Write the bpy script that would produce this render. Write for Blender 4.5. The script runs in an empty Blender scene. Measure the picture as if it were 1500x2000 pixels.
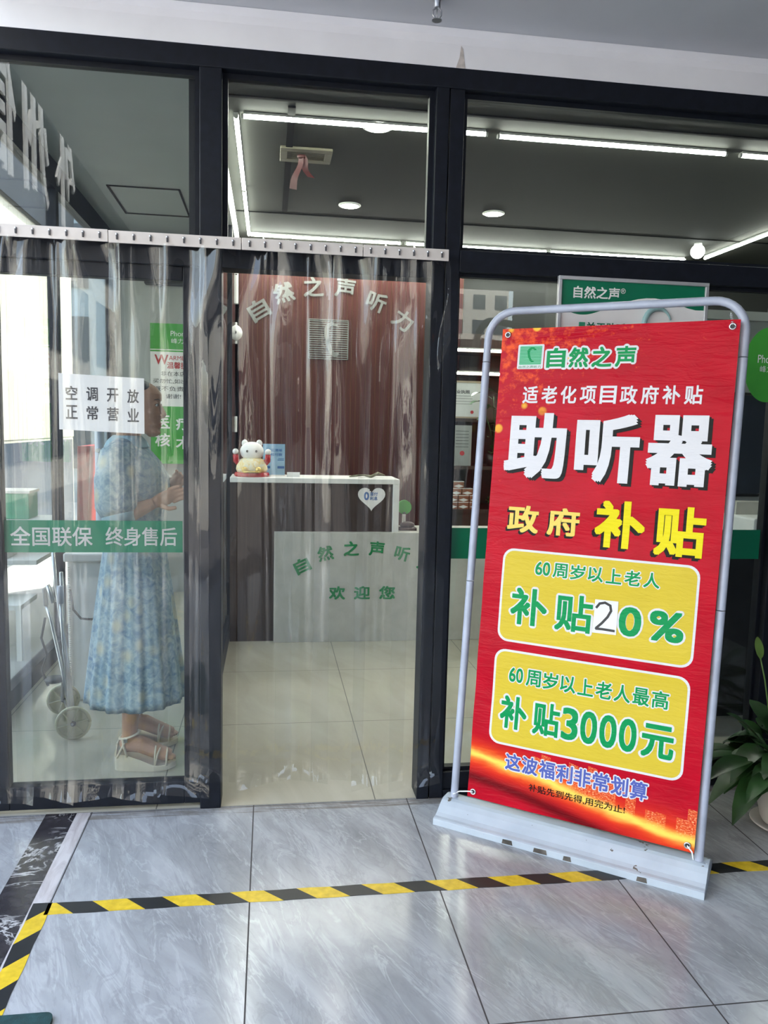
import bpy, bmesh, math, random
from mathutils import Vector, Matrix
from math import sin, cos, pi, radians as R
S = bpy.context.scene
COL = S.collection
random.seed(7)

# ------------------------------------------------------------------ camera
cam = bpy.data.cameras.new('camera'); camo = bpy.data.objects.new('camera', cam); COL.objects.link(camo)
S.camera = camo
YAW, PITCH, ROLL, FPX = R(8.32783), R(6.09769), R(-1.35922), 1541.76
fw = Vector((sin(YAW)*cos(PITCH), cos(YAW)*cos(PITCH), -sin(PITCH)))
r0 = Vector((cos(YAW), -sin(YAW), 0)); d0 = fw.cross(r0)
rt = cos(ROLL)*r0 + sin(ROLL)*d0; dn = -sin(ROLL)*r0 + cos(ROLL)*d0
m = Matrix((rt, -dn, -fw)).transposed().to_4x4(); m.translation = (0, -2.9564, 1.46545)
camo.matrix_world = m
cam.sensor_fit = 'VERTICAL'; cam.sensor_height = 32.0; cam.lens = FPX/2000*32.0
cam.clip_start = .05; cam.clip_end = 500

# ------------------------------------------------------------------ world, sun, exposure
W = bpy.data.worlds.new('world'); S.world = W; W.use_nodes = True
wn = W.node_tree; wn.nodes.clear()
sky = wn.nodes.new('ShaderNodeTexSky'); sky.sky_type = 'NISHITA'; sky.sun_disc = False
sky.sun_elevation = R(58); sky.sun_rotation = R(50); sky.air_density = 1.3; sky.dust_density = 1.8
bg = wn.nodes.new('ShaderNodeBackground'); bg.inputs['Strength'].default_value = 1.0
wo = wn.nodes.new('ShaderNodeOutputWorld')
hs = wn.nodes.new('ShaderNodeHueSaturation'); hs.inputs['Saturation'].default_value = .68
wn.links.new(sky.outputs[0], hs.inputs['Color']); wn.links.new(hs.outputs[0], bg.inputs[0]); wn.links.new(bg.outputs[0], wo.inputs[0])
sl = bpy.data.lights.new('sun', 'SUN'); sl.energy = 16; sl.angle = R(.6); sl.color = (1, .95, .86)
so = bpy.data.objects.new('sun', sl); COL.objects.link(so)
so.rotation_euler = Vector((.45, .38, .81)).to_track_quat('Z', 'Y').to_euler()
so.location = (5, 6, 12)
V = S.view_settings; S.display_settings.display_device = 'sRGB'
V.view_transform = 'Standard'; V.look = 'None'; V.gamma = 1; V.use_curve_mapping = False
V.exposure = 0.68
cy = S.cycles
cy.use_denoising = True; cy.max_bounces = 10; cy.diffuse_bounces = 5; cy.glossy_bounces = 5
cy.transmission_bounces = 4; cy.transparent_max_bounces = 40; cy.sample_clamp_indirect = 8
cy.caustics_reflective = False; cy.caustics_refractive = False

# ------------------------------------------------------------------ materials
class NT:
    def __init__(s, name):
        s.m = bpy.data.materials.new(name); s.m.use_nodes = True
        s.t = s.m.node_tree; s.t.nodes.clear()
        s.out = s.n('ShaderNodeOutputMaterial')
    def n(s, typ, **kw):
        n = s.t.nodes.new(typ)
        for k, v in kw.items(): setattr(n, k, v)
        return n
    def set(s, sock, v):
        if isinstance(v, bpy.types.NodeSocket): s.t.links.new(v, sock)
        elif v is not None: sock.default_value = v
    def math(s, op, a, b=None, c=None, clamp=False):
        n = s.n('ShaderNodeMath', operation=op, use_clamp=clamp)
        for i, v in enumerate((a, b, c)):
            if v is not None: s.set(n.inputs[i], v)
        return n.outputs[0]
    def mix(s, f, a, b, blend='MIX'):
        n = s.n('ShaderNodeMix', data_type='RGBA', blend_type=blend)
        s.set(n.inputs[0], f); s.set(n.inputs[6], a if not isinstance(a, tuple) else c4(a)); s.set(n.inputs[7], b if not isinstance(b, tuple) else c4(b))
        return n.outputs[2]
    def obj(s): return s.n('ShaderNodeTexCoord').outputs['Object']
    def mapping(s, vec, scale=(1, 1, 1), rot=(0, 0, 0), loc=(0, 0, 0)):
        n = s.n('ShaderNodeMapping'); s.set(n.inputs[0], vec)
        n.inputs['Scale'].default_value = scale; n.inputs['Rotation'].default_value = rot; n.inputs['Location'].default_value = loc
        return n.outputs[0]
    def noise(s, vec, scale=5, detail=3, rough=.5, dist=0):
        n = s.n('ShaderNodeTexNoise'); s.set(n.inputs['Vector'], vec)
        n.inputs['Scale'].default_value = scale; n.inputs['Detail'].default_value = detail
        n.inputs['Roughness'].default_value = rough; n.inputs['Distortion'].default_value = dist
        return n.outputs[0]
    def ramp(s, f, stops):
        n = s.n('ShaderNodeValToRGB'); s.set(n.inputs[0], f); e = n.color_ramp.elements
        while len(e) < len(stops): e.new(.5)
        for i, (p, c) in enumerate(stops): e[i].position = p; e[i].color = c4(c)
        return n.outputs[0]
    def bump(s, h, strength=.2, dist=.01):
        n = s.n('ShaderNodeBump'); n.inputs['Strength'].default_value = strength; n.inputs['Distance'].default_value = dist
        s.set(n.inputs['Height'], h); return n.outputs[0]
    def bsdf(s, col, rough=.5, metal=0, normal=None, spec=.5, emit=None, estr=0, coat=0):
        b = s.n('ShaderNodeBsdfPrincipled')
        s.set(b.inputs['Base Color'], c4(col) if isinstance(col, tuple) else col); s.set(b.inputs['Roughness'], rough)
        b.inputs['Metallic'].default_value = metal; b.inputs['Specular IOR Level'].default_value = spec
        b.inputs['Coat Weight'].default_value = coat
        if normal: s.set(b.inputs['Normal'], normal)
        if emit: b.inputs['Emission Color'].default_value = c4(emit); b.inputs['Emission Strength'].default_value = estr
        s.t.links.new(b.outputs[0], s.out.inputs[0]); return b
def c4(c): return (*c[:3], 1)
def srgb(r, g, b):
    f = lambda x: (x/255/12.92 if x/255 <= .04045 else ((x/255+.055)/1.055)**2.4)
    return (f(r), f(g), f(b))
def plain(name, col, rough=.5, metal=0, var=.06, scale=14, spec=.5, bump=0, coat=0):
    n = NT(name); o = n.obj(); f = n.noise(o, scale, 4)
    d = tuple(max(0, x*(1-var*2)) for x in col); l = tuple(min(1, x*(1+var)) for x in col)
    c = n.ramp(f, [(.3, d), (.7, l)])
    n.bsdf(c, rough, metal, n.bump(n.noise(o, scale*6, 3), bump, .003) if bump else None, spec, coat=coat)
    return n.m
def emis(name, col, strength, base=(.8, .8, .8)):
    n = NT(name); n.bsdf(base, .4, emit=col, estr=strength); return n.m

M = {}
M['frame'] = plain('black_aluminium', (.006, .008, .014), .5, var=.15, scale=30, spec=.25)
M['plaster'] = plain('white_plaster', (.88, .87, .89), .75, var=.03, scale=4, bump=.05)
M['soffit'] = plain('grey_soffit_paint', (.60, .61, .635), .7, var=.03, scale=3, bump=.04)
M['white'] = plain('white_paint', (.78, .78, .76), .5, var=.03)
M['offwhite'] = plain('cream_plastic', (.60, .58, .52), .4, var=.04)
M['rail'] = plain('beige_rail_steel', (.62, .57, .53), .4, var=.04, scale=20)
M['steel'] = plain('grey_steel', (.55, .56, .58), .3, .9)
M['dark'] = plain('near_black', (.012, .012, .013), .5, var=.2)
M['matte'] = plain('matte_black_paint', (.003, .003, .003), .9, spec=.04)
M['black'] = plain('black_print', (.006, .006, .007), .45, var=.1)
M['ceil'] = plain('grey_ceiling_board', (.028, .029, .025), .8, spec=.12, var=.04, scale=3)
M['bayceil'] = plain('bay_ceiling_board', (.30, .33, .33), .6, var=.03, scale=3)
M['wallgrey'] = plain('grey_wall_paint', (.42, .44, .43), .7, var=.04, scale=4)
M['lilac'] = plain('grey_powder_coat', (.40, .43, .52), .35, var=.08, scale=12, spec=.5)
M['pgreen'] = plain('green_print', srgb(20, 135, 75), .35, var=.03)
M['stickgreen'] = plain('green_vinyl', srgb(0, 112, 80), .35, var=.03)
M['pwhite'] = plain('white_print', (.88, .87, .86), .35, var=.02)
M['pyellow'] = plain('yellow_print', srgb(236, 222, 40), .35, var=.02)
M['pcream'] = plain('pale_yellow_print', srgb(240, 215, 110), .35, var=.02)
M['pblue'] = plain('blue_print', srgb(88, 100, 165), .35, var=.03)
M['silver'] = plain('silver_letters', (.20, .21, .20), .4, .2, var=.04)
M['ink'] = plain('dark_ink', (.05, .05, .055), .5, var=.05)
M['redink'] = plain('red_ink', srgb(190, 50, 55), .5, var=.05)
M['paper'] = plain('white_paper', (.74, .75, .74), .6, var=.02)
M['skyblue'] = plain('pale_blue_paper', srgb(150, 190, 220), .5, var=.1, scale=8)
M['blueink'] = plain('blue_ink', srgb(40, 100, 170), .5, var=.05)
M['lime'] = plain('bright_green_vinyl', srgb(70, 165, 60), .45, var=.04)
M['leaf'] = plain('dark_leaf', (.025, .075, .02), .35, var=.35, scale=9)
M['leaf2'] = plain('fresh_leaf', (.10, .20, .04), .4, var=.3, scale=9)
M['soil'] = plain('soil', (.03, .02, .015), .9, var=.4, scale=60, bump=.5)
M['pot'] = plain('white_ceramic', (.62, .58, .55), .3, var=.04, scale=5)
M['red'] = plain('red_glaze', (.45, .02, .03), .25, var=.15)
M['gold'] = plain('gold_paint', (.70, .50, .12), .3, .4, var=.15)
M['skin'] = plain('skin', (.52, .30, .21), .5, var=.06, scale=20)
M['hair'] = plain('black_hair', (.014, .011, .010), .35, var=.3, scale=60)
M['cream'] = plain('cream_leather', (.84, .78, .64), .45, var=.05)
M['lip'] = plain('lip', (.45, .13, .12), .4)
M['ribbon'] = plain('red_ribbon', (.055, .005, .005), .5, var=.1)
M['box'] = plain('printed_carton', srgb(150, 95, 70), .5, var=.1)
M['concrete'] = plain('pale_concrete', (.085, .08, .078), .85, var=.1, scale=2)
M['darkbuild'] = plain('dark_cladding', (.020, .023, .032), .7, var=.15, scale=1, spec=.08)
M['whitebuild'] = plain('white_render', (.66, .63, .55), .8, var=.03, scale=1)
M['winglass'] = plain('dark_window_glass', (.05, .06, .08), .15, var=.1, scale=1)
M['mint'] = plain('mint_panel', srgb(60, 165, 130), .5, var=.06)
M['tyre'] = plain('cream_wheel', srgb(205, 200, 170), .5, var=.08)
M['teal'] = plain('dark_teal_rubber', (.01, .05, .05), .7, var=.2, scale=50, bump=.4)
M['tube'] = emis('led_tube', (.97, 1, .90), 55)
M['downlight'] = emis('downlight_glow', (1, .96, .84), 45)
M['globe'] = emis('globe_glow', (.95, 1, .97), 8)

def glass_mat(name, tint, ior=1.5, haze=0, rough=0.0, wav=0, boost=1.0):
    n = NT(name); t = n.n('ShaderNodeBsdfTransparent'); t.inputs[0].default_value = c4(tint)
    g = n.n('ShaderNodeBsdfGlossy'); g.inputs['Roughness'].default_value = rough
    f = n.n('ShaderNodeFresnel'); bf = n.n('ShaderNodeNewGeometry').outputs['Backfacing']
    n.set(f.inputs[0], n.math('ADD', ior, n.math('MULTIPLY', bf, 1/ior-ior)))   # a thin pane reflects alike from both sides
    if wav:
        o = n.obj(); h = n.math('ADD', n.noise(n.mapping(o, (1, 1, .12)), 45, 2), n.math('MULTIPLY', n.noise(n.mapping(o, (1, 1, .5)), 14, 3, .6, .6), 2.2))
        b = n.bump(h, wav, .004); n.set(g.inputs['Normal'], b); n.set(f.inputs['Normal'], b)
    fac = n.math('MULTIPLY', f.outputs[0], boost, clamp=True)
    mx = n.n('ShaderNodeMixShader'); n.set(mx.inputs[0], fac)
    base = t.outputs[0]
    if haze:
        d = n.n('ShaderNodeBsdfDiffuse'); d.inputs[0].default_value = (.8, .8, .8, 1)
        hz = n.n('ShaderNodeMixShader'); hz.inputs[0].default_value = haze
        n.t.links.new(t.outputs[0], hz.inputs[1]); n.t.links.new(d.outputs[0], hz.inputs[2]); base = hz.outputs[0]
    n.t.links.new(base, mx.inputs[1]); n.t.links.new(g.outputs[0], mx.inputs[2])
    n.t.links.new(mx.outputs[0], n.out.inputs[0]); return n.m
M['glass'] = glass_mat('window_glass', (.925, .945, .932), 1.45)
M['pvc'] = glass_mat('clear_pvc', (.95, .95, .94), 1.5, haze=.007, rough=.02, wav=.06, boost=1.05)

def floor_mat(name, pitch, off, base, dark, light, joint, rough, veins=True, stain=False, jw=.0022):
    n = NT(name); o = n.obj(); sp = n.n('ShaderNodeSeparateXYZ'); n.set(sp.inputs[0], o)
    def line(c, of):
        q = n.math('SUBTRACT', c, of); q = n.math('DIVIDE', q, pitch); q = n.math('SUBTRACT', q, n.math('ROUND', q))
        return n.math('LESS_THAN', n.math('MULTIPLY', n.math('ABSOLUTE', q), pitch), jw)
    j = n.math('MAXIMUM', line(sp.outputs[0], off[0]), line(sp.outputs[1], off[1]))
    wob = n.mapping(o, (1, 1, 1), (0, 0, R(-22)))
    big = n.noise(n.mapping(wob, (2.4, .8, 1)), 2.2, 6, .62, .8)
    col = n.ramp(big, [(.32, dark), (.5, base), (.72, light)])
    if veins:
        v1 = n.noise(n.mapping(wob, (3.4, .55, 1), loc=(3, 1, 0)), 2.6, 5, .6, 1.3)
        ln = n.math('SUBTRACT', 1, n.math('MULTIPLY', n.math('ABSOLUTE', n.math('SUBTRACT', v1, .5)), 42), clamp=True)
        col = n.mix(n.math('MULTIPLY', ln, .55), col, light)
        v2 = n.noise(n.mapping(wob, (3, .8, 1), loc=(9, 4, 0)), 3.4, 6, .65, 1.6)
        l2 = n.math('SUBTRACT', 1, n.math('MULTIPLY', n.math('ABSOLUTE', n.math('SUBTRACT', v2, .47)), 22), clamp=True)
        col = n.mix(n.math('MULTIPLY', l2, .30), col, tuple(x*.75 for x in dark))
    if stain:
        g = n.noise(n.mapping(o, (1.4, 18, 1)), 3, 5, .7)
        my = n.math('LESS_THAN', n.math('ABSOLUTE', n.math('ADD', sp.outputs[1], .032)), .026)
        g = n.math('MULTIPLY', my, n.math('MULTIPLY', n.math('SUBTRACT', g, .42), 6, clamp=True), clamp=True)
        col = n.mix(n.math('MULTIPLY', g, .7), col, (.16, .13, .10))
    col = n.mix(j, col, joint)
    n.bsdf(col, n.math('ADD', rough, n.math('MULTIPLY', j, .5)), spec=.45)
    return n.m
M['tile'] = floor_mat('grey_marble_tile', .6, (-.05, -.007), (.35, .355, .36), (.27, .273, .28), (.49, .495, .50), (.045, .04, .04), .17, stain=True)
M['intile'] = floor_mat('cream_polished_tile', .842, (.425, .001), (.50, .47, .38), (.46, .43, .345), (.54, .51, .42), (.13, .12, .10), .12, veins=False)

def marble_black():
    n = NT('black_marble'); o = n.obj()
    v = n.noise(n.mapping(o, (1, 1.6, 1), (0, 0, .5)), 5, 6, .6, 1.4)
    l = n.math('SUBTRACT', 1, n.math('MULTIPLY', n.math('ABSOLUTE', n.math('SUBTRACT', v, .5)), 38), clamp=True)
    g = n.noise(n.mapping(o, (1, 1.6, 1), loc=(4, 3, 0)), 4, 2)
    l = n.math('MULTIPLY', l, n.math('MULTIPLY', n.math('SUBTRACT', g, .42), 6, clamp=True))
    n.bsdf(n.mix(l, n.ramp(n.noise(o, 30, 4), [(.3, (.020, .017, .020)), (.8, (.055, .05, .055))]), (.6, .58, .56)), .2); return n.m
M['blackmarble'] = marble_black()
def slat_mat():
    n = NT('red_brown_veneer'); o = n.obj()
    f = n.noise(n.mapping(o, (60, 60, 1.5)), 2, 5, .6)
    n.bsdf(n.ramp(f, [(.3, (.042, .006, .004)), (.7, (.080, .012, .008))]), .5); return n.m
M['veneer'] = slat_mat()
def darkwood():
    n = NT('dark_walnut_veneer'); o = n.obj()
    f = n.noise(n.mapping(o, (40, 40, 1.2)), 2, 5, .6)
    n.bsdf(n.ramp(f, [(.3, (.032, .020, .016)), (.7, (.062, .040, .032))]), .4); return n.m
M['walnut'] = darkwood()
def panelstone():
    n = NT('pale_stone_laminate'); o = n.obj(); f = n.noise(o, 6, 8, .65, .5)
    n.bsdf(n.ramp(f, [(.3, (.46, .46, .42)), (.6, (.56, .56, .52)), (.85, (.62, .62, .58))]), .45); return n.m
M['stone'] = panelstone()
def cloth(name, b, l, cflower):
    n = NT(name); o = n.obj()
    w = n.n('ShaderNodeTexVoronoi'); n.set(w.inputs['Vector'], n.mapping(o, (1, 1, .8))); w.inputs['Scale'].default_value = 12
    d = w.outputs['Distance']
    k = n.noise(o, 30, 5, .65, .8)
    base = n.ramp(k, [(.32, b), (.52, l), (.75, (.62, .72, .76))])
    fl = n.math('MULTIPLY', n.math('SUBTRACT', .36, d), 4, clamp=True)
    n.bsdf(n.mix(n.math('MULTIPLY', fl, .8), base, cflower), .8, normal=n.bump(n.noise(o, 160, 3), .15, .002)); return n.m
M['floral'] = cloth('blue_floral_cotton', (.16, .28, .43), (.38, .51, .60), (.66, .64, .50))
M['cuff'] = plain('pale_blue_cotton', (.42, .62, .74), .8, var=.05)
def tape_mat():
    n = NT('hazard_tape'); uv = n.n('ShaderNodeUVMap').outputs[0]; sp = n.n('ShaderNodeSeparateXYZ'); n.set(sp.inputs[0], uv)
    q = n.math('ADD', sp.outputs[0], n.math('MULTIPLY', sp.outputs[1], 1.05))
    q = n.math('FRACT', n.math('DIVIDE', q, .208)); f = n.math('LESS_THAN', q, .5)
    g = n.noise(n.obj(), 40, 5)
    yl = n.ramp(g, [(.3, srgb(205, 170, 30)), (.7, srgb(235, 200, 50))])
    n.bsdf(n.mix(f, (.012, .013, .015), yl), .42); return n.m
M['tape'] = tape_mat()
def banner_mat():
    n = NT('red_printed_vinyl'); uv = n.n('ShaderNodeUVMap').outputs[0]; sp = n.n('ShaderNodeSeparateXYZ'); n.set(sp.inputs[0], uv)
    u, v = sp.outputs[0], sp.outputs[1]
    red = n.ramp(n.noise(uv, 6, 4), [(.3, srgb(166, 12, 32)), (.7, srgb(186, 16, 38))])
    # golden sparks printed towards the top left corner
    tl = n.math('ADD', n.math('MULTIPLY', n.math('SUBTRACT', v, 1.45), 1.6), n.math('MULTIPLY', n.math('SUBTRACT', .45, u), 1.1))
    sp1 = n.noise(uv, 26, 5, .7)
    sm = n.math('MULTIPLY', n.math('SUBTRACT', n.math('ADD', sp1, n.math('MULTIPLY', tl, .28)), .66), 5, clamp=True)
    col = n.mix(sm, red, srgb(235, 90, 40))
    vo = n.n('ShaderNodeTexVoronoi'); n.set(vo.inputs['Vector'], uv); vo.inputs['Scale'].default_value = 11
    spot = n.math('MULTIPLY', n.math('SUBTRACT', .20, vo.outputs['Distance']), 14, clamp=True)
    col = n.mix(n.math('MULTIPLY', spot, n.math('MULTIPLY', n.math('SUBTRACT', tl, .18), 4, clamp=True)), col, srgb(245, 190, 60))
    # flame band and towers printed along the bottom
    c = n.math('SUBTRACT', .205, n.math('MULTIPLY', u, .155))
    c = n.math('ADD', c, n.math('MULTIPLY', n.math('SINE', n.math('MULTIPLY', u, 7)), .008))
    d = n.math('SUBTRACT', v, c)
    wob = n.math('ADD', d, n.math('MULTIPLY', n.math('SUBTRACT', n.noise(n.mapping(uv, (1, 3, 1)), 7, 5), .5), .05))
    gl = n.math('EXPONENT', n.math('MULTIPLY', n.math('POWER', n.math('DIVIDE', wob, .052), 2), -1))
    core = n.math('EXPONENT', n.math('MULTIPLY', n.math('POWER', n.math('DIVIDE', wob, .017), 2), -1))
    cols = n.math('FLOOR', n.math('MULTIPLY', u, 30))
    wn_ = n.n('ShaderNodeTexWhiteNoise', noise_dimensions='1D'); n.set(wn_.inputs['W'], cols)
    hgt = n.math('ADD', n.math('MULTIPLY', wn_.outputs[0], .105), .02)
    tow = n.math('MULTIPLY', n.math('LESS_THAN', d, hgt), n.math('GREATER_THAN', d, 0))
    tow = n.math('MULTIPLY', tow, n.math('GREATER_THAN', u, .30))
    tow = n.math('MULTIPLY', tow, n.math('GREATER_THAN', wn_.outputs[0], .25))
    tx = n.noise(n.mapping(uv, (50, 90, 1)), 3, 4)
    tcol = n.ramp(tx, [(.35, srgb(190, 40, 30)), (.55, srgb(235, 120, 60)), (.72, srgb(255, 225, 170))])
    col = n.mix(n.math('MULTIPLY', gl, .9), col, srgb(232, 70, 28))
    col = n.mix(n.math('MULTIPLY', tow, .6), col, tcol)
    col = n.mix(core, col, srgb(252, 205, 90))
    lo = n.math('MULTIPLY', n.math('EXPONENT', n.math('MULTIPLY', n.math('POWER', n.math('DIVIDE', n.math('ADD', d, .085), .022), 2), -1)), .85)
    col = n.mix(lo, col, srgb(80, 6, 14))
    n.bsdf(col, .24, normal=wrinkle(n), spec=.08); return n.m
def wrinkle(n):
    o = n.obj(); sp = n.n('ShaderNodeSeparateXYZ'); n.set(sp.inputs[0], o)
    h = n.noise(n.mapping(o, (2.2, 2.2, 14)), 1.6, 4, .55, .7)
    h2 = n.noise(n.mapping(o, (9, 9, 24)), 1.5, 3, .6, 1.2)
    return n.bump(n.math('ADD', h, n.math('MULTIPLY', h2, .45)), .30, .012)
def vinyl(name, col):
    n = NT(name); n.bsdf(n.ramp(n.noise(n.obj(), 9, 4), [(.3, tuple(x*.95 for x in col)), (.7, col)]), .24, normal=wrinkle(n), spec=.08); return n.m
M['banner'] = banner_mat()
for k, c in (('bwhite', (.68, .66, .67)), ('bgreen', srgb(18, 140, 78)), ('byellow', srgb(226, 208, 30)), ('bcream', srgb(228, 200, 100)), ('bblack', (.010, .010, .010)),
             ('bpanel', srgb(206, 180, 58)), ('bblue', srgb(84, 96, 165)), ('bmint', srgb(130, 200, 165))): M[k] = vinyl('vinyl_'+k, c)

# ------------------------------------------------------------------ mesh builder
_g = {}
def glyph(body, bold=0.0):
    key = (body, bold)
    if key in _g: return _g[key]
    cu = bpy.data.curves.new('text', 'FONT'); cu.body = body; cu.resolution_u = 4; cu.offset = bold
    o = bpy.data.objects.new('text', cu); COL.objects.link(o); bpy.context.view_layer.update()
    me = bpy.data.meshes.new_from_object(o.evaluated_get(bpy.context.evaluated_depsgraph_get()))
    vs = [(v.co.x, v.co.y) for v in me.vertices]; fs = [tuple(p.vertices) for p in me.polygons]
    bpy.data.objects.remove(o); bpy.data.curves.remove(cu); bpy.data.meshes.remove(me)
    _g[key] = (vs, fs); return vs, fs
class MB:
    def __init__(s): s.v = []; s.f = []; s.mi = []; s.uv = {}
    def add(s, vs, fs, mi=0):
        b = len(s.v); s.v += [tuple(v) for v in vs]; s.f += [tuple(i+b for i in f) for f in fs]; s.mi += [mi]*len(fs); return s
    def box(s, x0, x1, y0, y1, z0, z1, mi=0, M4=None):
        vs = [Vector((x, y, z)) for z in (z0, z1) for y in (y0, y1) for x in (x0, x1)]
        if M4: vs = [M4 @ v for v in vs]
        return s.add(vs, [(0, 2, 3, 1), (4, 5, 7, 6), (0, 1, 5, 4), (2, 6, 7, 3), (0, 4, 6, 2), (1, 3, 7, 5)], mi)
    def tube(s, pts, r, n=10, mi=0, cap=True, sx=1, flat=None):
        pts = [Vector(p) for p in pts]; rr = r if isinstance(r, (list, tuple)) else [r]*len(pts)
        rings = []; prev = None
        for i, p in enumerate(pts):
            t = (pts[min(i+1, len(pts)-1)] - pts[max(i-1, 0)]).normalized()
            if prev is None: a = Vector((0, 0, 1)) if abs(t.z) < .9 else Vector((1, 0, 0)); a = (a - t*a.dot(t)).normalized()
            else:
                a = prev - t*prev.dot(t); a = a.normalized()
            prev = a; b = t.cross(a)
            rings.append([p + (a*cos(2*pi*k/n) + b*sin(2*pi*k/n)*sx)*rr[i] for k in range(n)])
        vs = [v for q in rings for v in q]; fs = []
        for i in range(len(rings)-1):
            for k in range(n): fs.append((i*n+k, i*n+(k+1) % n, (i+1)*n+(k+1) % n, (i+1)*n+k))
        if cap: fs.append(tuple(range(n-1, -1, -1))); fs.append(tuple((len(rings)-1)*n+k for k in range(n)))
        return s.add(vs, fs, mi)
    def loft(s, rings, mi=0, cap=True):
        n = len(rings[0]); vs = [v for q in rings for v in q]; fs = []
        for i in range(len(rings)-1):
            for k in range(n): fs.append((i*n+k, i*n+(k+1) % n, (i+1)*n+(k+1) % n, (i+1)*n+k))
        if cap: fs.append(tuple(range(n-1, -1, -1))); fs.append(tuple((len(rings)-1)*n+k for k in range(n)))
        return s.add(vs, fs, mi)
    def lathe(s, prof, c=(0, 0, 0), n=28, mi=0):
        return s.loft([[(c[0]+r*cos(2*pi*k/n), c[1]+r*sin(2*pi*k/n), c[2]+z) for k in range(n)] for r, z in prof], mi)
    def ball(s, c, r, n=14, mi=0, sc=(1, 1, 1)):
        h = n//2+1; rings = []
        for i in range(h):
            a = -pi/2 + pi*(i+.02)/(h-1+.04); rings.append([(c[0]+r*sc[0]*cos(a)*cos(2*pi*k/n), c[1]+r*sc[1]*cos(a)*sin(2*pi*k/n), c[2]+r*sc[2]*sin(a)) for k in range(n)])
        return s.loft(rings, mi)
    def poly(s, pts2, place, off=0, depth=0, mi=0):
        n = len(pts2); vs = [place(u, v, off) for u, v in pts2]
        if not depth: return s.add(vs, [tuple(range(n))], mi)
        vs += [place(u, v, off-depth) for u, v in pts2]
        return s.add(vs, [tuple(range(n)), tuple(range(2*n-1, n-1, -1))] + [(i, i+n, (i+1) % n+n, (i+1) % n) for i in range(n)], mi)
    def text(s, body, place, cu, cv, w=None, h=None, mi=0, rot=0, bold=0, off=.0006, depth=0, cut=None):
        vs, fs = glyph(body)
        if bold and not depth:
            V2, F2 = [], []
            for k in range(8):
                dx, dy = ((-1, -1), (-1, 1), (1, 1), (1, -1), (0, 1), (0, -1), (1, 0), (-1, 0))[k]
                b0 = len(V2); V2 += [(x+bold*.66*dx, y+bold*.66*dy) for x, y in vs]; F2 += [tuple(i+b0 for i in f) for f in fs]
            vs, fs = V2, F2
        elif bold: vs, fs = glyph(body, min(bold, .012))
        x0 = min(v[0] for v in vs); x1 = max(v[0] for v in vs); y0 = min(v[1] for v in vs); y1 = max(v[1] for v in vs)
        if w is None: w = h*(x1-x0)/(y1-y0)
        if h is None: h = w*(y1-y0)/(x1-x0)
        P = []
        for x, y in vs:
            a = ((x-x0)/(x1-x0)-.5)*w; b = ((y-y0)/(y1-y0)-.5)*h
            P.append((cu+a*cos(rot)-b*sin(rot), cv+a*sin(rot)+b*cos(rot)))
        if bold and not depth:   # copies lie a hair apart so that they never share a plane
            nf, nv = len(fs)//8, len(P)//8
            for k in range(8): s.flat(P[k*nv:(k+1)*nv], [tuple(i-k*nv for i in f) for f in fs[k*nf:(k+1)*nf]], place, off+.00004*k, 0, cut, mi)
            return s
        return s.flat(P, fs, place, off, depth, cut, mi)
    def flat(s, P, fs, place, off, depth=0, cut=None, mi=0):
        if cut:
            bm = bmesh.new(); bv = [bm.verts.new((x, y, 0)) for x, y in P]
            for f in fs:
                try: bm.faces.new([bv[i] for i in f])
                except ValueError: pass
            for ax in (0, 1):
                lo = min(p[ax] for p in P); hi = max(p[ax] for p in P); k = math.floor(lo/cut)+1
                while k*cut < hi:
                    co = [0, 0, 0]; no = [0, 0, 0]; co[ax] = k*cut; no[ax] = 1
                    bmesh.ops.bisect_plane(bm, geom=bm.verts[:]+bm.edges[:]+bm.faces[:], plane_co=co, plane_no=no, dist=1e-6); k += 1
            bm.verts.index_update(); P = [(v.co.x, v.co.y) for v in bm.verts]; fs = [tuple(v.index for v in f.verts) for f in bm.faces]; bm.free()
        n = len(P); V3 = [place(u, v, off) for u, v in P]
        if not depth: return s.add(V3, fs, mi)
        V3 += [place(u, v, off-depth) for u, v in P]; cnt = {}
        for f in fs:
            for i in range(len(f)):
                e = (f[i], f[(i+1) % len(f)]); k = tuple(sorted(e)); cnt.setdefault(k, []).append(e)
        side = [(e[0][0], e[0][0]+n, e[0][1]+n, e[0][1]) for e in cnt.values() if len(e) == 1]
        return s.add(V3, list(fs)+[tuple(i+n for i in reversed(f)) for f in fs]+side, mi)
    def build(s, name, mats, parent=None, smooth=False, bevel=0, angle=None):
        me = bpy.data.meshes.new(name); me.from_pydata(s.v, [], s.f); 
        for mt in (mats if isinstance(mats, (list, tuple)) else [mats]): me.materials.append(M[mt] if isinstance(mt, str) else mt)
        me.polygons.foreach_set('material_index', s.mi)
        if smooth: me.polygons.foreach_set('use_smooth', [True]*len(me.polygons))
        me.update()
        o = bpy.data.objects.new(name, me); COL.objects.link(o)
        if bevel:
            b = o.modifiers.new('bevel', 'BEVEL'); b.width = bevel; b.segments = 2; b.limit_method = 'ANGLE'
        if angle:
            try: me.set_sharp_from_angle(angle=angle)
            except Exception: pass
        if parent:
            o.parent = parent; o.matrix_parent_inverse = Matrix.Translation(-parent.location)
        return o
def tag(o, label=None, cat=None, group=None, kind=None):
    for k, v in (('label', label), ('category', cat), ('group', group), ('kind', kind)):
        if v: o[k] = v
    return o
def thing(name, loc, label, cat, group=None):
    o = bpy.data.objects.new(name, None); COL.objects.link(o); o.location = loc; o.empty_display_size = .1
    return tag(o, label, cat, group)
def struct(name, mb, mats, label=None, cat=None, parent=None, **k):
    o = mb.build(name, mats, parent, **k)
    if not parent: o['kind'] = 'structure'
    if label: o['label'] = label
    if cat: o['category'] = cat
    return o
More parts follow.
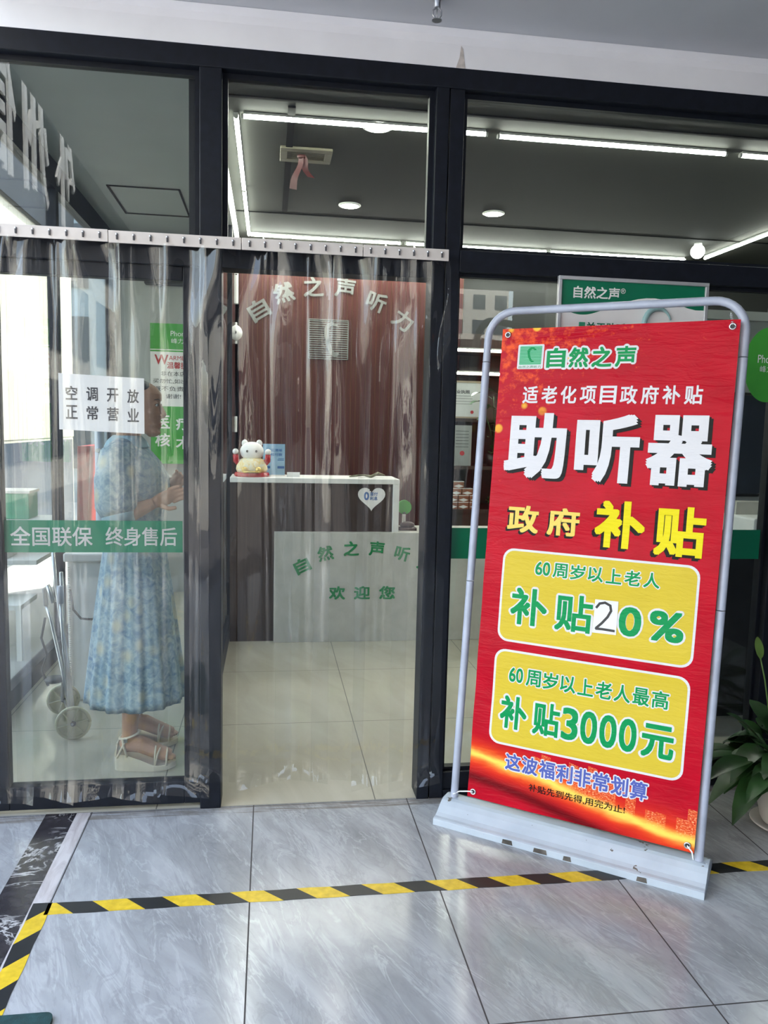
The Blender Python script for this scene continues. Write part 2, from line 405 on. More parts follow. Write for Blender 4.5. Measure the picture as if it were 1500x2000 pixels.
def plane(o, u, v):   # a flat local frame: (u, v, off) -> point
    o, u, v = Vector(o), Vector(u).normalized(), Vector(v).normalized(); n = u.cross(v)
    return lambda a, b, c=0: o + u*a + v*b + n*c
FRONT = lambda y: plane((0, y, 0), (1, 0, 0), (0, 0, 1))     # faces -Y; (x, z) coordinates
def rrect(x0, x1, y0, y1, r, n=6):
    p = []
    for cx, cy_, a in ((x1-r, y1-r, 0), (x0+r, y1-r, 90), (x0+r, y0+r, 180), (x1-r, y0+r, 270)):
        for i in range(n+1): t = R(a+90*i/n); p.append((cx+r*cos(t), cy_+r*sin(t)))
    return p
B = lambda *a: MB().box(*a)

# ------------------------------------------------------------------ setting: ground, shell
struct('floor', B(-.655, 7, -4.6, 0, -.1, 0), 'tile', 'grey marble tile floor in front of the shop', 'floor')
struct('floor.001', B(-4.2, -.815, -4.6, 0, -.1, 0), 'tile', 'grey marble tile floor left of the black marble strip', 'floor')
struct('trim_1', B(-.815, -.705, -4.6, 0, -.1, .0), 'blackmarble', 'black marble strip inlaid in the floor', 'floor strip')
def pinkstrip():
    n = NT('pinkish_marble'); f = n.noise(n.mapping(n.obj(), (8, 1.5, 1)), 4, 5, .6, .8)
    n.bsdf(n.ramp(f, [(.3, (.42, .37, .36)), (.6, (.60, .56, .55))]), .2); return n.m
M['pink'] = pinkstrip()
struct('trim_2', B(-.7045, -.6555, -4.6, 0, -.1, .0), 'pink', 'narrow pinkish marble strip beside the black strip', 'floor strip')
struct('floor.002', B(-1.36, 5.0, .0005, 4.3, -.1, 0), 'intile', 'cream polished tile floor inside the shop', 'floor')
struct('floor.003', MB().box(-60, 60, -110, -4.6, -.3, -.15).box(-60, -4.2, -4.6, 30, -.3, -.15), 'concrete', 'dark paved street in the sun', 'street')
struct('floor.004', B(-4.2, -1.36, 0, 30, -.3, -.02), plain('pale_alley_paving', (.42, .42, .40), .85, var=.08, scale=2), 'pale paved alley outside the left glass wall', 'pavement')
# covered walkway above, bulkhead
struct('ceiling', B(-1.05, 7, -5.0, 0, 2.89, 3.3), 'soffit', 'grey painted soffit over the walkway', 'ceiling')
cv = MB(); pr = [(0, 2.765), (-.012, 2.765), (-.012, 2.845), (-.018, 2.868), (-.034, 2.889), (0, 2.889)]
cv.loft([[(x, y, z) for y, z in pr] for x in (-2.6, 7)])
struct('wall_front', cv, 'plaster', 'white bulkhead above the black window frames', 'wall')
mp = FRONT(-.0128)
mk = MB().poly([(.655, 2.764), (.69, 2.764), (.68, 2.83), (.672, 2.84), (.667, 2.80)], mp, .0006, .0006)
tag(mk.build('tape_scrap', plain('old_tape', (.60, .54, .50), .5, var=.12, scale=60)), 'torn scrap of yellowed tape on the white bulkhead', 'tape')
# interior shell
struct('ceiling.001', B(-.26, 5.0, .1, 4.3, 3.0, 3.3), 'ceil', 'grey ceiling inside the shop', 'ceiling')
struct('ceiling.002', B(-1.36, -.26, .1, 4.3, 3.0, 3.3), 'bayceil', 'grey ceiling above the side bay', 'ceiling')
struct('wall_top', B(-2.6, 7, .0, .1, 2.768, 3.3), 'wallgrey', 'wall above the shop front', 'wall')
struct('wall_bay', B(-1.36, -.30, 4.0, 4.3, 0, 3.0), 'wallgrey', 'pale back wall of the side bay', 'wall')
struct('wall_right', B(4.6, 4.7, .1, 4.3, 0, 3.0), 'wallgrey', 'right wall inside the shop', 'wall')
struct('wall_back', B(-.30, 5.0, 4.0, 4.3, 0, 3.0), plain('dark_grey_wall', (.014, .015, .014), .7), 'back wall inside the shop', 'wall')
sw = MB(); x = -.32
while x < 1.62:
    sw.box(x+.002, x+.0395, 3.900, 3.955, 0, 2.998); sw.box(x+.0395, x+.0440, 3.902, 3.955, 0, 2.998, 1); x += .042
sw.box(-.33, 1.63, 3.955, 3.999, 0, 2.998)
struct('trim_3', sw, ['veneer', plain('dull_gold_line', (.13, .075, .035), .45, .2)], 'red brown slatted feature wall behind the counter', 'wall')
struct('trim_4', B(-.365, -.325, 3.75, 3.998, 0, 3.0), 'white', 'pale upright trim at the edge of the slatted wall', 'trim')
# ceiling groove lines
struct('trim_5', MB().box(-.25, 4.9, .985, 1.005, 2.992, 2.9995), 'matte', 'dark groove across the shop ceiling', 'trim')
struct('trim_6', B(.075, .112, 1.07, 2.95, 2.990, 2.9995), 'matte', 'dark track strip running back along the ceiling', 'trim')
struct('trim_7', MB().box(-.25, 4.9, 3.03, 3.042, 2.994, 2.9995), 'matte', 'seam across the rear of the shop ceiling', 'trim')
hb = MB(); hx0, hx1, hy0, hy1 = -1.07, -.60, 2.60, 3.30
for a in ((hx0, hx1, hy0, hy0+.012), (hx0, hx1, hy1-.012, hy1), (hx0, hx0+.012, hy0, hy1), (hx1-.012, hx1, hy0, hy1)): hb.box(*a, 2.993, 2.9995)
struct('trim_8', hb, 'matte', 'outline of the access hatch in the bay ceiling', 'trim')
# partition between the bay and the shop
wp = MB().box(-.30, -.262, .12, 3.95, 0, .12)
struct('trim_19', B(-.302, -.260, .12, 3.95, 2.80, 3.0), 'white', 'white band along the top of the glass partition', 'trim')
for yy in (.12, 1.38, 2.64, 3.90): wp.box(-.30, -.262, yy, yy+.05, .12, 2.80)
wo_ = struct('wall_partition', wp, 'frame', 'dark framed glass partition between bay and shop', 'wall')
struct('pane', B(-.284, -.278, .12, 3.95, .12, 2.80), 'glass', parent=wo_)
# glass wall on the left
lw = MB().box(-1.34, -1.28, .0, 4.0, 0, .10).box(-1.34, -1.28, 0, 4.0, 2.84, 3.0)
for yy in (0, 2.18, 3.92): lw.box(-1.34, -1.28, yy, yy+.06, .10, 2.84)
lwo = struct('wall_left', lw, 'frame', 'black framed glass wall on the left side of the bay', 'wall')
struct('pane', B(-1.314, -1.306, .06, 3.92, .10, 2.84), 'glass', parent=lwo)
struct('trim_9', MB().box(-1.03, -.31, 3.90, 3.998, 2.60, 3.0).box(-.60, -.31, 3.93, 3.998, 0, 2.60), 'dark', 'dark lintel and jamb at the rear of the bay', 'trim')

struct('wall_shade', B(3.3, 7, -5.0, -.02, 0, 2.889), 'darkbuild', 'unseen wall added on the right to shade the walkway floor', 'wall')  # out of view; added to darken the floor towards the right
struct('wall_sky_block', B(4.8, 8, -11, -5.05, -.15, 9), 'darkbuild', 'unseen tall dark wall added to block sky light from the front right', 'wall')  # out of view; added to cut the sky light coming from the front right
struct('shade_column', B(.55, 1.30, -5.0, -4.3, -.1, 2.889), 'plaster', 'unseen square column added behind the viewer to shade the right floor', 'column')  # out of view; added to keep front sky light off the right floor
# ------------------------------------------------------------------ shop front frames and glass
struct('trim_10', MB().box(-2.6, 7, -.01, .09, 2.695, 2.768), 'frame', 'black head beam along the top of the shop front', 'beam', bevel=.004)
struct('trim_11', MB().box(-.252, -.174, -.012, .095, 0, 2.695), 'frame', 'black post left of the open doorway', 'post', bevel=.004)
pb = MB().box(.588, .636, -.012, .095, 0, 2.695).box(.640, .694, -.008, .095, 0, 2.695)
struct('trim_12', pb, 'frame', 'black double post right of the open doorway', 'post', bevel=.003)
struct('trim_13', B(-2.6, -.252, -.008, .09, 2.02, 2.105), 'frame', 'black transom above the glass door', 'beam', bevel=.003)
struct('trim_14', B(-.174, .588, -.008, .09, 2.02, 2.105), 'frame', 'black transom above the open doorway', 'beam', bevel=.003)
struct('trim_15', B(.694, 7, -.008, .09, 2.05, 2.128), 'frame', 'black transom above the fixed glass on the right', 'beam', bevel=.003)
struct('trim_16', MB().box(.694, 7, -.004, .09, 0, .03).box(.694, 7, .004, .09, .03, .10), 'frame', 'black sill under the fixed glass on the right', 'sill', bevel=.002)
struct('trim_17', B(2.035, 2.10, -.008, .09, .10, 2.05), 'frame', 'black post at the right end of the fixed glass', 'post', bevel=.003)
def window(name, x0, x1, z0, z1, lab, b=.018, y=.04):
    w = thing(name, ((x0+x1)/2, y, z0), lab, 'window'); w['kind'] = 'structure'
    f = MB().box(x0, x1, y-.012, y+.02, z0, z0+b).box(x0, x1, y-.012, y+.02, z1-b, z1).box(x0, x0+b, y-.012, y+.02, z0+b, z1-b).box(x1-b, x1, y-.012, y+.02, z0+b, z1-b)
    f.build('window_frame', 'frame', w); B(x0+b, x1-b, y, y+.006, z0+b, z1-b).build('pane', 'glass', w); return w
window('window_1', -1.28, -.252, 2.105, 2.695, 'upper window left of the tall post')
window('window_2', -.174, .588, 2.105, 2.695, 'upper window above the open doorway')
window('window_3', .694, 4.6, 2.128, 2.695, 'wide upper window on the right')
window('window_4', .694, 2.035, .10, 2.05, 'fixed glass behind the red banner', .012)
window('window_5', 2.10, 4.6, .10, 2.05, 'fixed glass beyond the right post', .012)
dr = thing('door_1', (-.62, .03, .015), 'black framed glass door leaf with a green lettered band', 'door'); dr['kind'] = 'structure'
df = MB().box(-1.02, -.945, .01, .06, .015, 2.02).box(-.312, -.252, .01, .06, .015, 2.02).box(-.945, -.312, .01, .06, .015, .105).box(-.945, -.312, .01, .06, 1.97, 2.02)
df.build('door_frame', 'frame', dr, bevel=.003); B(-.945, -.312, .032, .038, .105, 1.97).build('pane', 'glass', dr)
struct('trim_18', B(-2.6, -1.02, -.008, .09, 0, 2.02), 'frame', 'black side panel left of the glass door', 'post')

# ------------------------------------------------------------------ stickers and notices on the glass
gp = FRONT(.0315)
s = MB().poly([(-.945, .985), (-.318, .985), (-.318, 1.103), (-.945, 1.103)], gp, .0004, .0004)
s.text('全国联保', gp, -.782, 1.044, .285, .072, 1, bold=.018, off=.0012).text('终身售后', gp, -.466, 1.044, .255, .070, 1, bold=.018, off=.0012)
tag(s.build('sticker_band', ['stickgreen', plain('silver_vinyl', (.46, .48, .47), .4, .1)]), 'green sticker band with silver lettering across the glass door', 'sticker')
s = MB().poly([(.708, .960), (2.02, .958), (2.02, 1.080), (.708, 1.082)], FRONT(.039), .0004, .0004)
tag(s.build('sticker_band', 'stickgreen'), 'plain green sticker band on the glass behind the red banner', 'sticker')
s = MB().poly([(-.748, 1.432), (-.452, 1.422), (-.452, 1.622), (-.748, 1.632)], gp, .0008, .0008)
for row, zc in (('空调开放', 1.563), ('正常营业', 1.495)):
    for i, ch in enumerate(row): s.text(ch, gp, -.704+i*.071, zc-i*.002, .040, .049, 1, bold=.025, off=.0014)
tag(s.build('paper_notice', ['paper', 'ink']), 'white paper notice with two rows of black characters on the glass door', 'notice')
# framed sheet on the right glass
fp = thing('framed_poster', (1.379, -.02, 1.25), 'green and white hearing aid poster in a silver frame behind the red banner', 'poster')
pp = FRONT(-.022)
f = MB(); x0, x1, z0, z1, b = 1.074, 1.683, 1.20, 2.052, .014
f.box(x0, x1, -.030, -.012, z0, z0+b).box(x0, x1, -.030, -.012, z1-b, z1).box(x0, x0+b, -.030, -.012, z0+b, z1-b).box(x1-b, x1, -.030, -.012, z0+b, z1-b)
f.build('poster_frame', plain('silver_frame', (.66, .66, .68), .3, .6), fp, bevel=.002)
s = MB().poly([(x0+b, z0+b), (x1-b, z0+b), (x1-b, z1-b), (x0+b, z1-b)], pp, 0, .006)
gr = [(x0+b, z1-b), (x0+b, 1.925)]
for i in range(15): t = i/14; gr.append((x0+b+.02+t*.16, 1.925-.022*sin(pi*t)*(1-t*.3)+t*.012))
for i in range(12): t = i/11; gr.append((1.295+t*(x1-b-1.295), 1.943+.045*sin(pi*min(1, t*1.15))*(1-.25*t)+t*.005))
gr += [(x1-b, z1-b)]
s.poly(list(reversed(gr)), pp, .0006, 0, 1)
s.text('自然之声', pp, 1.228, 1.995, .185, .045, 2, bold=.03, off=.0012).text('®', pp, 1.334, 2.006, .020, .020, 2, off=.0012)
s.text('关于助听器', pp, 1.292, 1.866, .20, .038, 1, bold=.03, off=.0012)
s.poly(rrect(1.163, 1.188, 1.85, 1.884, .003), pp, .0008, 0, 3)
for i in range(5): s.poly([(1.165, 1.853+i*.006), (1.186, 1.853+i*.006), (1.186, 1.855+i*.006), (1.165, 1.855+i*.006)], pp, .0012, 0, 1)
s.build('poster_sheet', ['pwhite', 'stickgreen', 'pwhite', 'mint'], fp)
h = MB(); arc = [(1.478+.10*cos(a)*.55, -.030, 1.885+.062*sin(a)) for a in [R(200-i*14) for i in range(14)]]
h.tube(arc, [.011]*9+[.008, .006, .005, .004, .003], 8)
for i in range(9): h.ball(arc[i], .0125, 8, 1, (.35, .5, .35))
h.build('hearing_aid_picture', [plain('pale_teal_plastic', srgb(150, 185, 185), .3), plain('dark_teal', srgb(45, 85, 90), .3)], fp, smooth=True)
s = MB(); cp = FRONT(.039)
s.poly([(2.0+.105*cos(2*pi*k/48), 1.755+.15*sin(2*pi*k/48)) for k in range(48)], cp, .0004, .0004)
s.text('Phonak', cp, 2.005, 1.778, .105, .032, 1, off=.001).text('峰力', cp, 1.992, 1.738, .055, .026, 1, off=.001)
tag(s.build('sticker', ['lime', 'pwhite']), 'round bright green sticker with white lettering on the right glass', 'sticker')

# ------------------------------------------------------------------ clear strip curtains
random.seed(21)
def strip_mesh(x0, w, zb, y0, seed):
    rnd = random.Random(seed); nu, nv = 34, 150; ztop = 2.078; mb = MB()
    ph = [rnd.uniform(0, 6.28) for _ in range(8)]; k1, k2 = rnd.uniform(1.2, 2.2), rnd.uniform(.5, 1.3); curl = rnd.choice((-1, 1))*rnd.uniform(.006, .016)
    cr = [(rnd.uniform(-.8, .8), rnd.choice((-1, 1))*rnd.uniform(.004, .009), rnd.uniform(.06, .13), rnd.uniform(.02, .12), rnd.uniform(.8, 2.5), rnd.uniform(0, 6.28)) for _ in range(2)]
    sway = rnd.uniform(-.012, .012); tilt = rnd.uniform(-.012, .012)
    vs = []
    for j in range(nv+1):
        t = j/nv; z = zb + (ztop-zb)*t
        top = math.exp(-((ztop-z)/.28)**2); top2 = math.exp(-((ztop-z)/.75)**2); bot = max(0, 1-(z-zb)/.09)
        for i in range(nu+1):
            a = i/nu*2-1
            y = y0 + curl*a*a*(1-.6*top)
            y += .011*top*sin(3.1*a*k1+ph[0]+2.2*sin(z*7+ph[1])) + .006*top2*sin(4.5*a*k2+ph[2]+z*3.0)
            y += .0028*sin(2.4*a+ph[3]+z*2.1) +   .0010*sin(6.0*a+ph[4]+1.6*sin(z*3.3+ph[5]))
            for c_, A_, w_, d_, f_, p_ in cr: y += A_*(.35+.65*t)*math.exp(-((a-c_-d_*sin(f_*z+p_))/w_)**2)
            y -= bot*bot*(.022+.010*sin(2*a+ph[6]))
            lift = bot*bot*.008*a*(1 if tilt > 0 else -1)
            x = x0 + a*w/2*(1-.05*top) + sway*(1-t)
            vs.append((x, y, z + tilt*a*(1-t) + lift))
    fs = [(j*(nu+1)+i, j*(nu+1)+i+1, (j+1)*(nu+1)+i+1, (j+1)*(nu+1)+i) for j in range(nv) for i in range(nu)]
    mb.add(vs, fs); return mb
def curtain(x0, x1, rails, strips, label, seed):
    c = thing('strip_curtain', ((x0+x1)/2, -.06, 2.09), label, 'curtain')
    for a, b, dz, dy in rails:
        r = MB().box(a, b, -.072-dy, -.066-dy, 2.072+dz, 2.113+dz).box(a, b, -.066-dy, -.012, 2.106+dz, 2.113+dz)
        ro = r.build('rail', 'rail', c, bevel=.0015)
        n = round((b-a)/.056)
        hk = [a+(b-a)*(i+.5)/n for i in range(n)]
        for hx in hk:
            q = MB().ball((hx, -.074-dy, 2.100+dz), .0045, 10, 0).box(hx-.0022, hx+.0022, -.078-dy, -.072-dy, 2.083+dz, 2.097+dz, 1)
            q.build('hook', ['steel', 'ink'], ro, smooth=False)
    for i, (xc, w, zb) in enumerate(strips):
        strip_mesh(xc, w, zb, -.052 - (.010 if i % 2 else 0), seed+i).build('strip', 'pvc', c, smooth=True)
curtain(-1.12, -.11, [(-1.2, -.552, .002, 0), (-.550, -.104, 0, .001)],
        [(-1.09, .2, .10), (-.925, .2, .088), (-.785, .2, .094), (-.612, .2, .090), (-.462, .2, .072), (-.318, .2, .092), (-.205, .17, .13)],
        'clear plastic strip curtain hanging over the glass door', 40)
curtain(-.10, .64, [(-.102, .324, 0, .001), (.326, .638, 0, 0)],
        [(-.018, .2, .112), (.118, .2, .135), (.268, .2, .118), (.425, .2, .10), (.560, .2, .075)],
        'clear plastic strip curtain hanging across the open doorway', 70)

# ------------------------------------------------------------------ banner stand and banner
L0 = Vector((.709, -.143, .0)); BU = Vector((.8053, -.5928, 0)).normalized(); BK = Vector((.5928, .8053, 0)).normalized()
BV = (Vector((0, 0, 1.84)) + BU*.02 + BK*.14).normalized(); BN = BU.cross(BV).normalized(); PW = .8755
st = thing('banner_stand', L0 + BU*PW/2, 'grey tubular metal frame holding the red banner on a sloping base', 'stand')
prof = [(-.115, 0), (-.115, .024), (-.108, .027), (-.095, .029), (-.080, .036), (-.055, .055), (-.035, .067), (-.02, .071), (.02, .071), (.035, .067), (.055, .055), (.080, .036), (.095, .029), (.108, .027), (.115, .024), (.115, 0)]
bs = MB().loft([[L0 + BU*uu + BK*q + Vector((0, 0, z)) for q, z in prof] for uu in (-.035, -.034, PW+.033, PW+.034)])
def wornpaint():
    n = NT('chipped_grey_paint'); o = n.obj(); k = n.noise(o, 22, 6, .6)
    g = n.noise(n.mapping(o, (1, 1, 2)), 9, 3)
    f = n.math('MULTIPLY', n.math('GREATER_THAN', k, .64), n.math('GREATER_THAN', g, .50))
    n.bsdf(n.mix(f, n.ramp(n.noise(o, 7, 4), [(.3, (.40, .45, .50)), (.7, (.50, .55, .60))]), (.13, .11, .09)), .38); return n.m
bs.build('base', wornpaint(), st, bevel=.003)
BARE = plain('bare_metal', (.16, .14, .12), .5, .3, var=.3)
cpl = plane(L0 - BK*.1152, BU, (0, 0, 1))
for a, b in ((.235, .275), (.35, .40), (.455, .485), (.70, .735)): MB().poly([(a, .003), (b, .004), (b-.004, .021), (a+.003, .019)], cpl, .0004, .0004).build('paint_chip', BARE, st)
def pole_pt(uu, vv): return L0 + Vector((0, 0, .065)) + BU*uu + BV*vv
for uu in (0, PW):
    pts = [pole_pt(uu, v) for v in (-.03, .05, .835)]; pts2 = [pole_pt(uu, v) for v in (.838, 1.2, 1.655)]
    p = MB().tube(pts, .0145, 14).tube(pts2, .0145, 14)
    p.build('pole', 'lilac', st, smooth=True, angle=R(40))
rad = .10; tp = [pole_pt(0, 1.658)]; H = 1.842
for i in range(9): a = R(180-90*i/8); tp.append(pole_pt(rad+rad*cos(a), H-rad+rad*sin(a)))
for i in range(9): a = R(90-90*i/8); tp.append(pole_pt(PW-rad+rad*cos(a), H-rad+rad*sin(a)))
tp.append(pole_pt(PW, 1.658))
MB().tube(tp, .0142, 14).build('top_tube', 'lilac', st, smooth=True, angle=R(40))
# the printed sheet
BO = L0 + Vector((0, 0, .065)) + BN*.03
def wr(u, v):
    return .0026*sin(v*23+1.3*sin(u*7)) * (.6+.4*sin(u*9+v*3)) + .0045*sin(u*4.1+.6)*sin(v*2.2+.4)
def wr(u, v, f=wr):   # the sheet is faceted on its own grid, so the print lies flat on it
    g = .04; i, j = math.floor(u/g), math.floor(v/g); a, b = u/g-i, v/g-j
    return (f(i*g, j*g)*(1-a)+f(i*g+g, j*g)*a)*(1-b)+(f(i*g, j*g+g)*(1-a)+f(i*g+g, j*g+g)*a)*b
def bp(u, v, c=0): return BO + BU*u + BV*v + BN*(wr(u, v)+c)
bn = MB(); CUT = .04; u0, u1, v0, v1 = .065, .862, .034, 1.772
P0 = [(u0, v0), (u1, v0), (u1, v1), (u0, v1)]
bn.flat(P0, [(0, 1, 2, 3)], bp, 0, .0006, CUT, 0)
BM_ = ['banner', 'bwhite', 'bgreen', 'byellow', 'bcream', 'bblack', 'bpanel', 'bblue', 'bmint']
def bt(body, a, b, c, d, mi, bold=0, off=.0012, outline=None, ow=.0, shadow=None):
    cu_, cv_, w, h = (a+b)/2, (c+d)/2, b-a, d-c
    if shadow: bn.text(body, bp, cu_+shadow[0], cv_+shadow[1], w, h, 5, 0, bold, off-.0007, 0, CUT); bn.text(body, bp, cu_+shadow[0]/2, cv_+shadow[1]/2, w, h, 5, 0, bold, off-.0006, 0, CUT)
    if outline is not None:
        q = ow + bold*.66*h
        for k in range(12): bn.text(body, bp, cu_+q*cos(k*pi/6), cv_+q*sin(k*pi/6), w, h, outline, 0, 0, off-.0006+.00004*k, 0, CUT)
    bn.text(body, bp, cu_, cv_, w, h, mi, 0, bold, off, 0, CUT)
def bpoly(pts, mi, off): bn.flat(pts, [tuple(range(len(pts)))], bp, off, 0, CUT, mi)
bpoly(rrect(.130, .226, 1.625, 1.713, .005), 1, .0005); bpoly(rrect(.137, .219, 1.640, 1.708, .004), 8, .0009)
for i in range(12): bpoly([(.138, 1.643+i*.0053), (.218, 1.643+i*.0053), (.218, 1.6453+i*.0053), (.138, 1.6453+i*.0053)], 2, .0012)
ear = [(.165, 1.690), (.172, 1.700), (.186, 1.703), (.196, 1.697), (.200, 1.690), (.193, 1.692), (.184, 1.696), (.176, 1.692), (.174, 1.683), (.178, 1.668), (.184, 1.656), (.192, 1.652), (.186, 1.648), (.177, 1.653), (.169, 1.668)]
bpoly(list(reversed(ear)), 2, .0015)
bt('自然之声听力', .137, .219, 1.6275, 1.6375, 2, .0, .0012)
for i, ch in enumerate('自然之声'): bt(ch, .238+i*.0800, .238+i*.08+.068, 1.628, 1.698, 2, .045, .0014, 1, .0055)
for i, ch in enumerate('适老化项目政府补贴'): bt(ch, .160+i*.0690, .160+i*.069+.056, 1.502, 1.564, 1, .03)
bt('助', .108, .332, 1.234, 1.468, 1, .055, .0016, shadow=(.013, -.010)); bt('听', .366, .582, 1.232, 1.466, 1, .055, .0016, shadow=(.013, -.010)); bt('器', .606, .814, 1.232, 1.466, 1, .05, .0016, shadow=(.013, -.010))
bt('政', .140, .256, 1.036, 1.134, 4, .04, .0016, shadow=(-.006, -.008)); bt('府', .288, .402, 1.036, 1.134, 4, .04, .0016, shadow=(-.006, -.008))
bt('补', .455, .622, 1.010, 1.172, 3, .045, .0016, shadow=(-.010, -.010)); bt('贴', .654, .812, 1.000, 1.166, 3, .045, .0016, shadow=(-.010, -.010))
bpoly(rrect(.134, .808, .636, .976, .04), 1, .0005); bpoly(rrect(.142, .800, .644, .968, .034), 6, .0009)
bpoly(rrect(.132, .807, .256, .607, .04), 1, .0005); bpoly(rrect(.140, .799, .264, .599, .034), 6, .0009)
bt('60', .258, .312, .890, .938, 2, .03, .0018, 1, .003)
for i, ch in enumerate('周岁以上老人'): bt(ch, .322+i*.0620, .322+i*.062+.052, .888, .939, 2, .03, .0018, 1, .003)
bt('补', .177, .312, .704, .838, 2, .035, .0018, 1, .005); bt('贴', .342, .472, .704, .834, 2, .035, .0018, 1, .005)
bt('0', .562, .636, .715, .815, 2, .035, .0018, 1, .005); bt('%', .662, .772, .714, .815, 2, .04, .0018, 1, .005)
bt('60', .192, .244, .492, .545, 2, .03, .0018, 1, .003)
for i, ch in enumerate('周岁以上老人最高'): bt(ch, .256+i*.0620, .256+i*.062+.054, .488, .547, 2, .03, .0018, 1, .003)
bt('补', .168, .268, .320, .440, 2, .04, .0018, 1, .005); bt('贴', .292, .388, .320, .438, 2, .04, .0018, 1, .005)
for i, ch in enumerate('3000'): bt(ch, .396+i*.0660, .396+i*.066+.058, .322, .436, 2, .03, .0018, 1, .005)
bt('元', .668, .772, .320, .434, 2, .045, .0018, 1, .005)
for i, ch in enumerate('这波福利非常划算'): bt(ch, .202+i*.0632, .202+i*.0632+.057, .168, .231, 7, .035, .0018, 1, .003)
bt('补贴先到先得,用完为止!', .295, .634, .108, .136, 5, .012, .0014)
ban = thing('printed_banner', bp(.46, .05), 'red and yellow subsidy banner with large white characters hung on the grey stand', 'banner')
bo = bn.build('sheet', BM_, ban)
uvl = bo.data.uv_layers.new(name='UVMap')
for lp in bo.data.loops:
    q = Vector(bo.data.vertices[lp.vertex_index].co) - BO; b_ = BU.dot(BV); qu, qv = q.dot(BU), q.dot(BV); den = 1-b_*b_
    uvl.data[lp.index].uv = ((qu-b_*qv)/den, (qv-b_*qu)/den)
ppn = MB(); ppn.flat([(.476, .712), (.557, .714), (.556, .829), (.478, .828)], [(0, 1, 2, 3)], bp, .003, .0008, CUT, 0)
two = [(.484, .800), (.494, .815), (.512, .820), (.530, .812), (.534, .794), (.524, .772), (.506, .748), (.490, .731), (.488, .727), (.510, .728), (.550, .727)]
for i in range(len(two)-1):
    (a, b), (c, d) = two[i], two[i+1]; l = math.hypot(c-a, d-b); nx, ny = -(d-b)/l*.0042, (c-a)/l*.0042; ex, ey = (c-a)/l*.002, (d-b)/l*.002
    ppn.poly([(a-nx-ex, b-ny-ey), (c-nx+ex, d-ny+ey), (c+nx+ex, d+ny+ey), (a+nx-ex, b+ny-ey)], bp, .0034+i*.00005, 0, 1)
tag(ppn.build('paper_patch', ['paper', 'black'], ban), 'white paper patch with a handwritten black 2')
for uu, vv in ((u0+.022, v0+.022), (u1-.022, v0+.022), (u0+.022, v1-.022), (u1-.022, v1-.022)):
    g = MB(); ring = [bp(uu+.009*cos(k*pi/8), vv+.009*sin(k*pi/8), .002) for k in range(17)]
    g.tube(ring, .0028, 6).poly([(uu+.007*cos(k*pi/6), vv+.007*sin(k*pi/6)) for k in range(12)], bp, .0012, 0, 1)
    g.build('grommet', ['steel', 'dark'], ban, smooth=True)
MB().tube([bp(u1-.022, v0+.022, .004), bp(u1-.005, v0+.008, .012), pole_pt(PW-.016, .005)+BN*.008, pole_pt(PW-.004, .0)+BN*.017, pole_pt(PW+.016, -.003)+BN*.008, pole_pt(PW+.028, .004)+BN*.016], .0028, 6).build('tie_string', 'pwhite', ban, smooth=True)
MB().tube([bp(u0+.022, v0+.022, .004), bp(u0+.004, v0+.02, .004), pole_pt(.02, .03), pole_pt(.0, .02)+BN*.016], .0025, 6).build('tie_string', 'pwhite', ban, smooth=True)
sp = [pole_pt(PW-.052, 1.795)]
a0, a1 = bp(u1-.022, v1-.018, .006), pole_pt(PW-.048, 1.802)
sp = [a0.lerp(a1, i/60) + (BU*cos(i*1.0)+BN*sin(i*1.0))*.0045*min(1, i/6, (60-i)/6) for i in range(61)]
MB().tube(sp, .0012, 5).build('spring', 'steel', ban, smooth=True)

# ------------------------------------------------------------------ hazard tapes, mat
def tape(x0, y0, x1, y1, w, off, label):
    d = Vector((x1-x0, y1-y0, 0)); L = d.length; d.normalize(); nn = Vector((-d.y, d.x, 0)); n = int(L/.05)+1
    mb = MB(); vs = []
    for i in range(n+1):
        p = Vector((x0, y0, 0)) + d*(L*i/n); k = .0015*sin(i*1.7)
        for sd in (0, 1):
            for z in (.0002, .0012): vs.append(p + nn*(sd*w+k) + Vector((0, 0, z)))
    for i in range(n):
        a = i*4; mb.f += [(a+1, a+5, a+7, a+3), (a, a+2, a+6, a+4), (a, a+4, a+5, a+1), (a+2, a+3, a+7, a+6)]
    mb.v = [tuple(v) for v in vs]; mb.mi = [0]*len(mb.f)
    o = mb.build('hazard_tape', 'tape'); ul = o.data.uv_layers.new(name='UVMap')
    for lp in o.data.loops:
        q = Vector(o.data.vertices[lp.vertex_index].co) - Vector((x0, y0, 0)); ul.data[lp.index].uv = (q.dot(d)+off, q.dot(nn))
    return tag(o, label, 'tape', 'hazard tapes on the floor')
tape(-.655, -.633, 3.4, -.633, .058, .02, 'long black and yellow hazard tape running under the banner stand')
tape(-.643, -3.2, -.643, -.571, .056, .0, 'black and yellow hazard tape running along the black marble strip')
tag(MB().poly(rrect(-1.0, -.515, -1.9, -1.055, .02), plane((0, 0, .0125), (1, 0, 0), (0, 1, 0)), 0, .0125).build('floor_mat', 'teal'), 'corner of a dark green floor mat at the bottom left', 'mat')

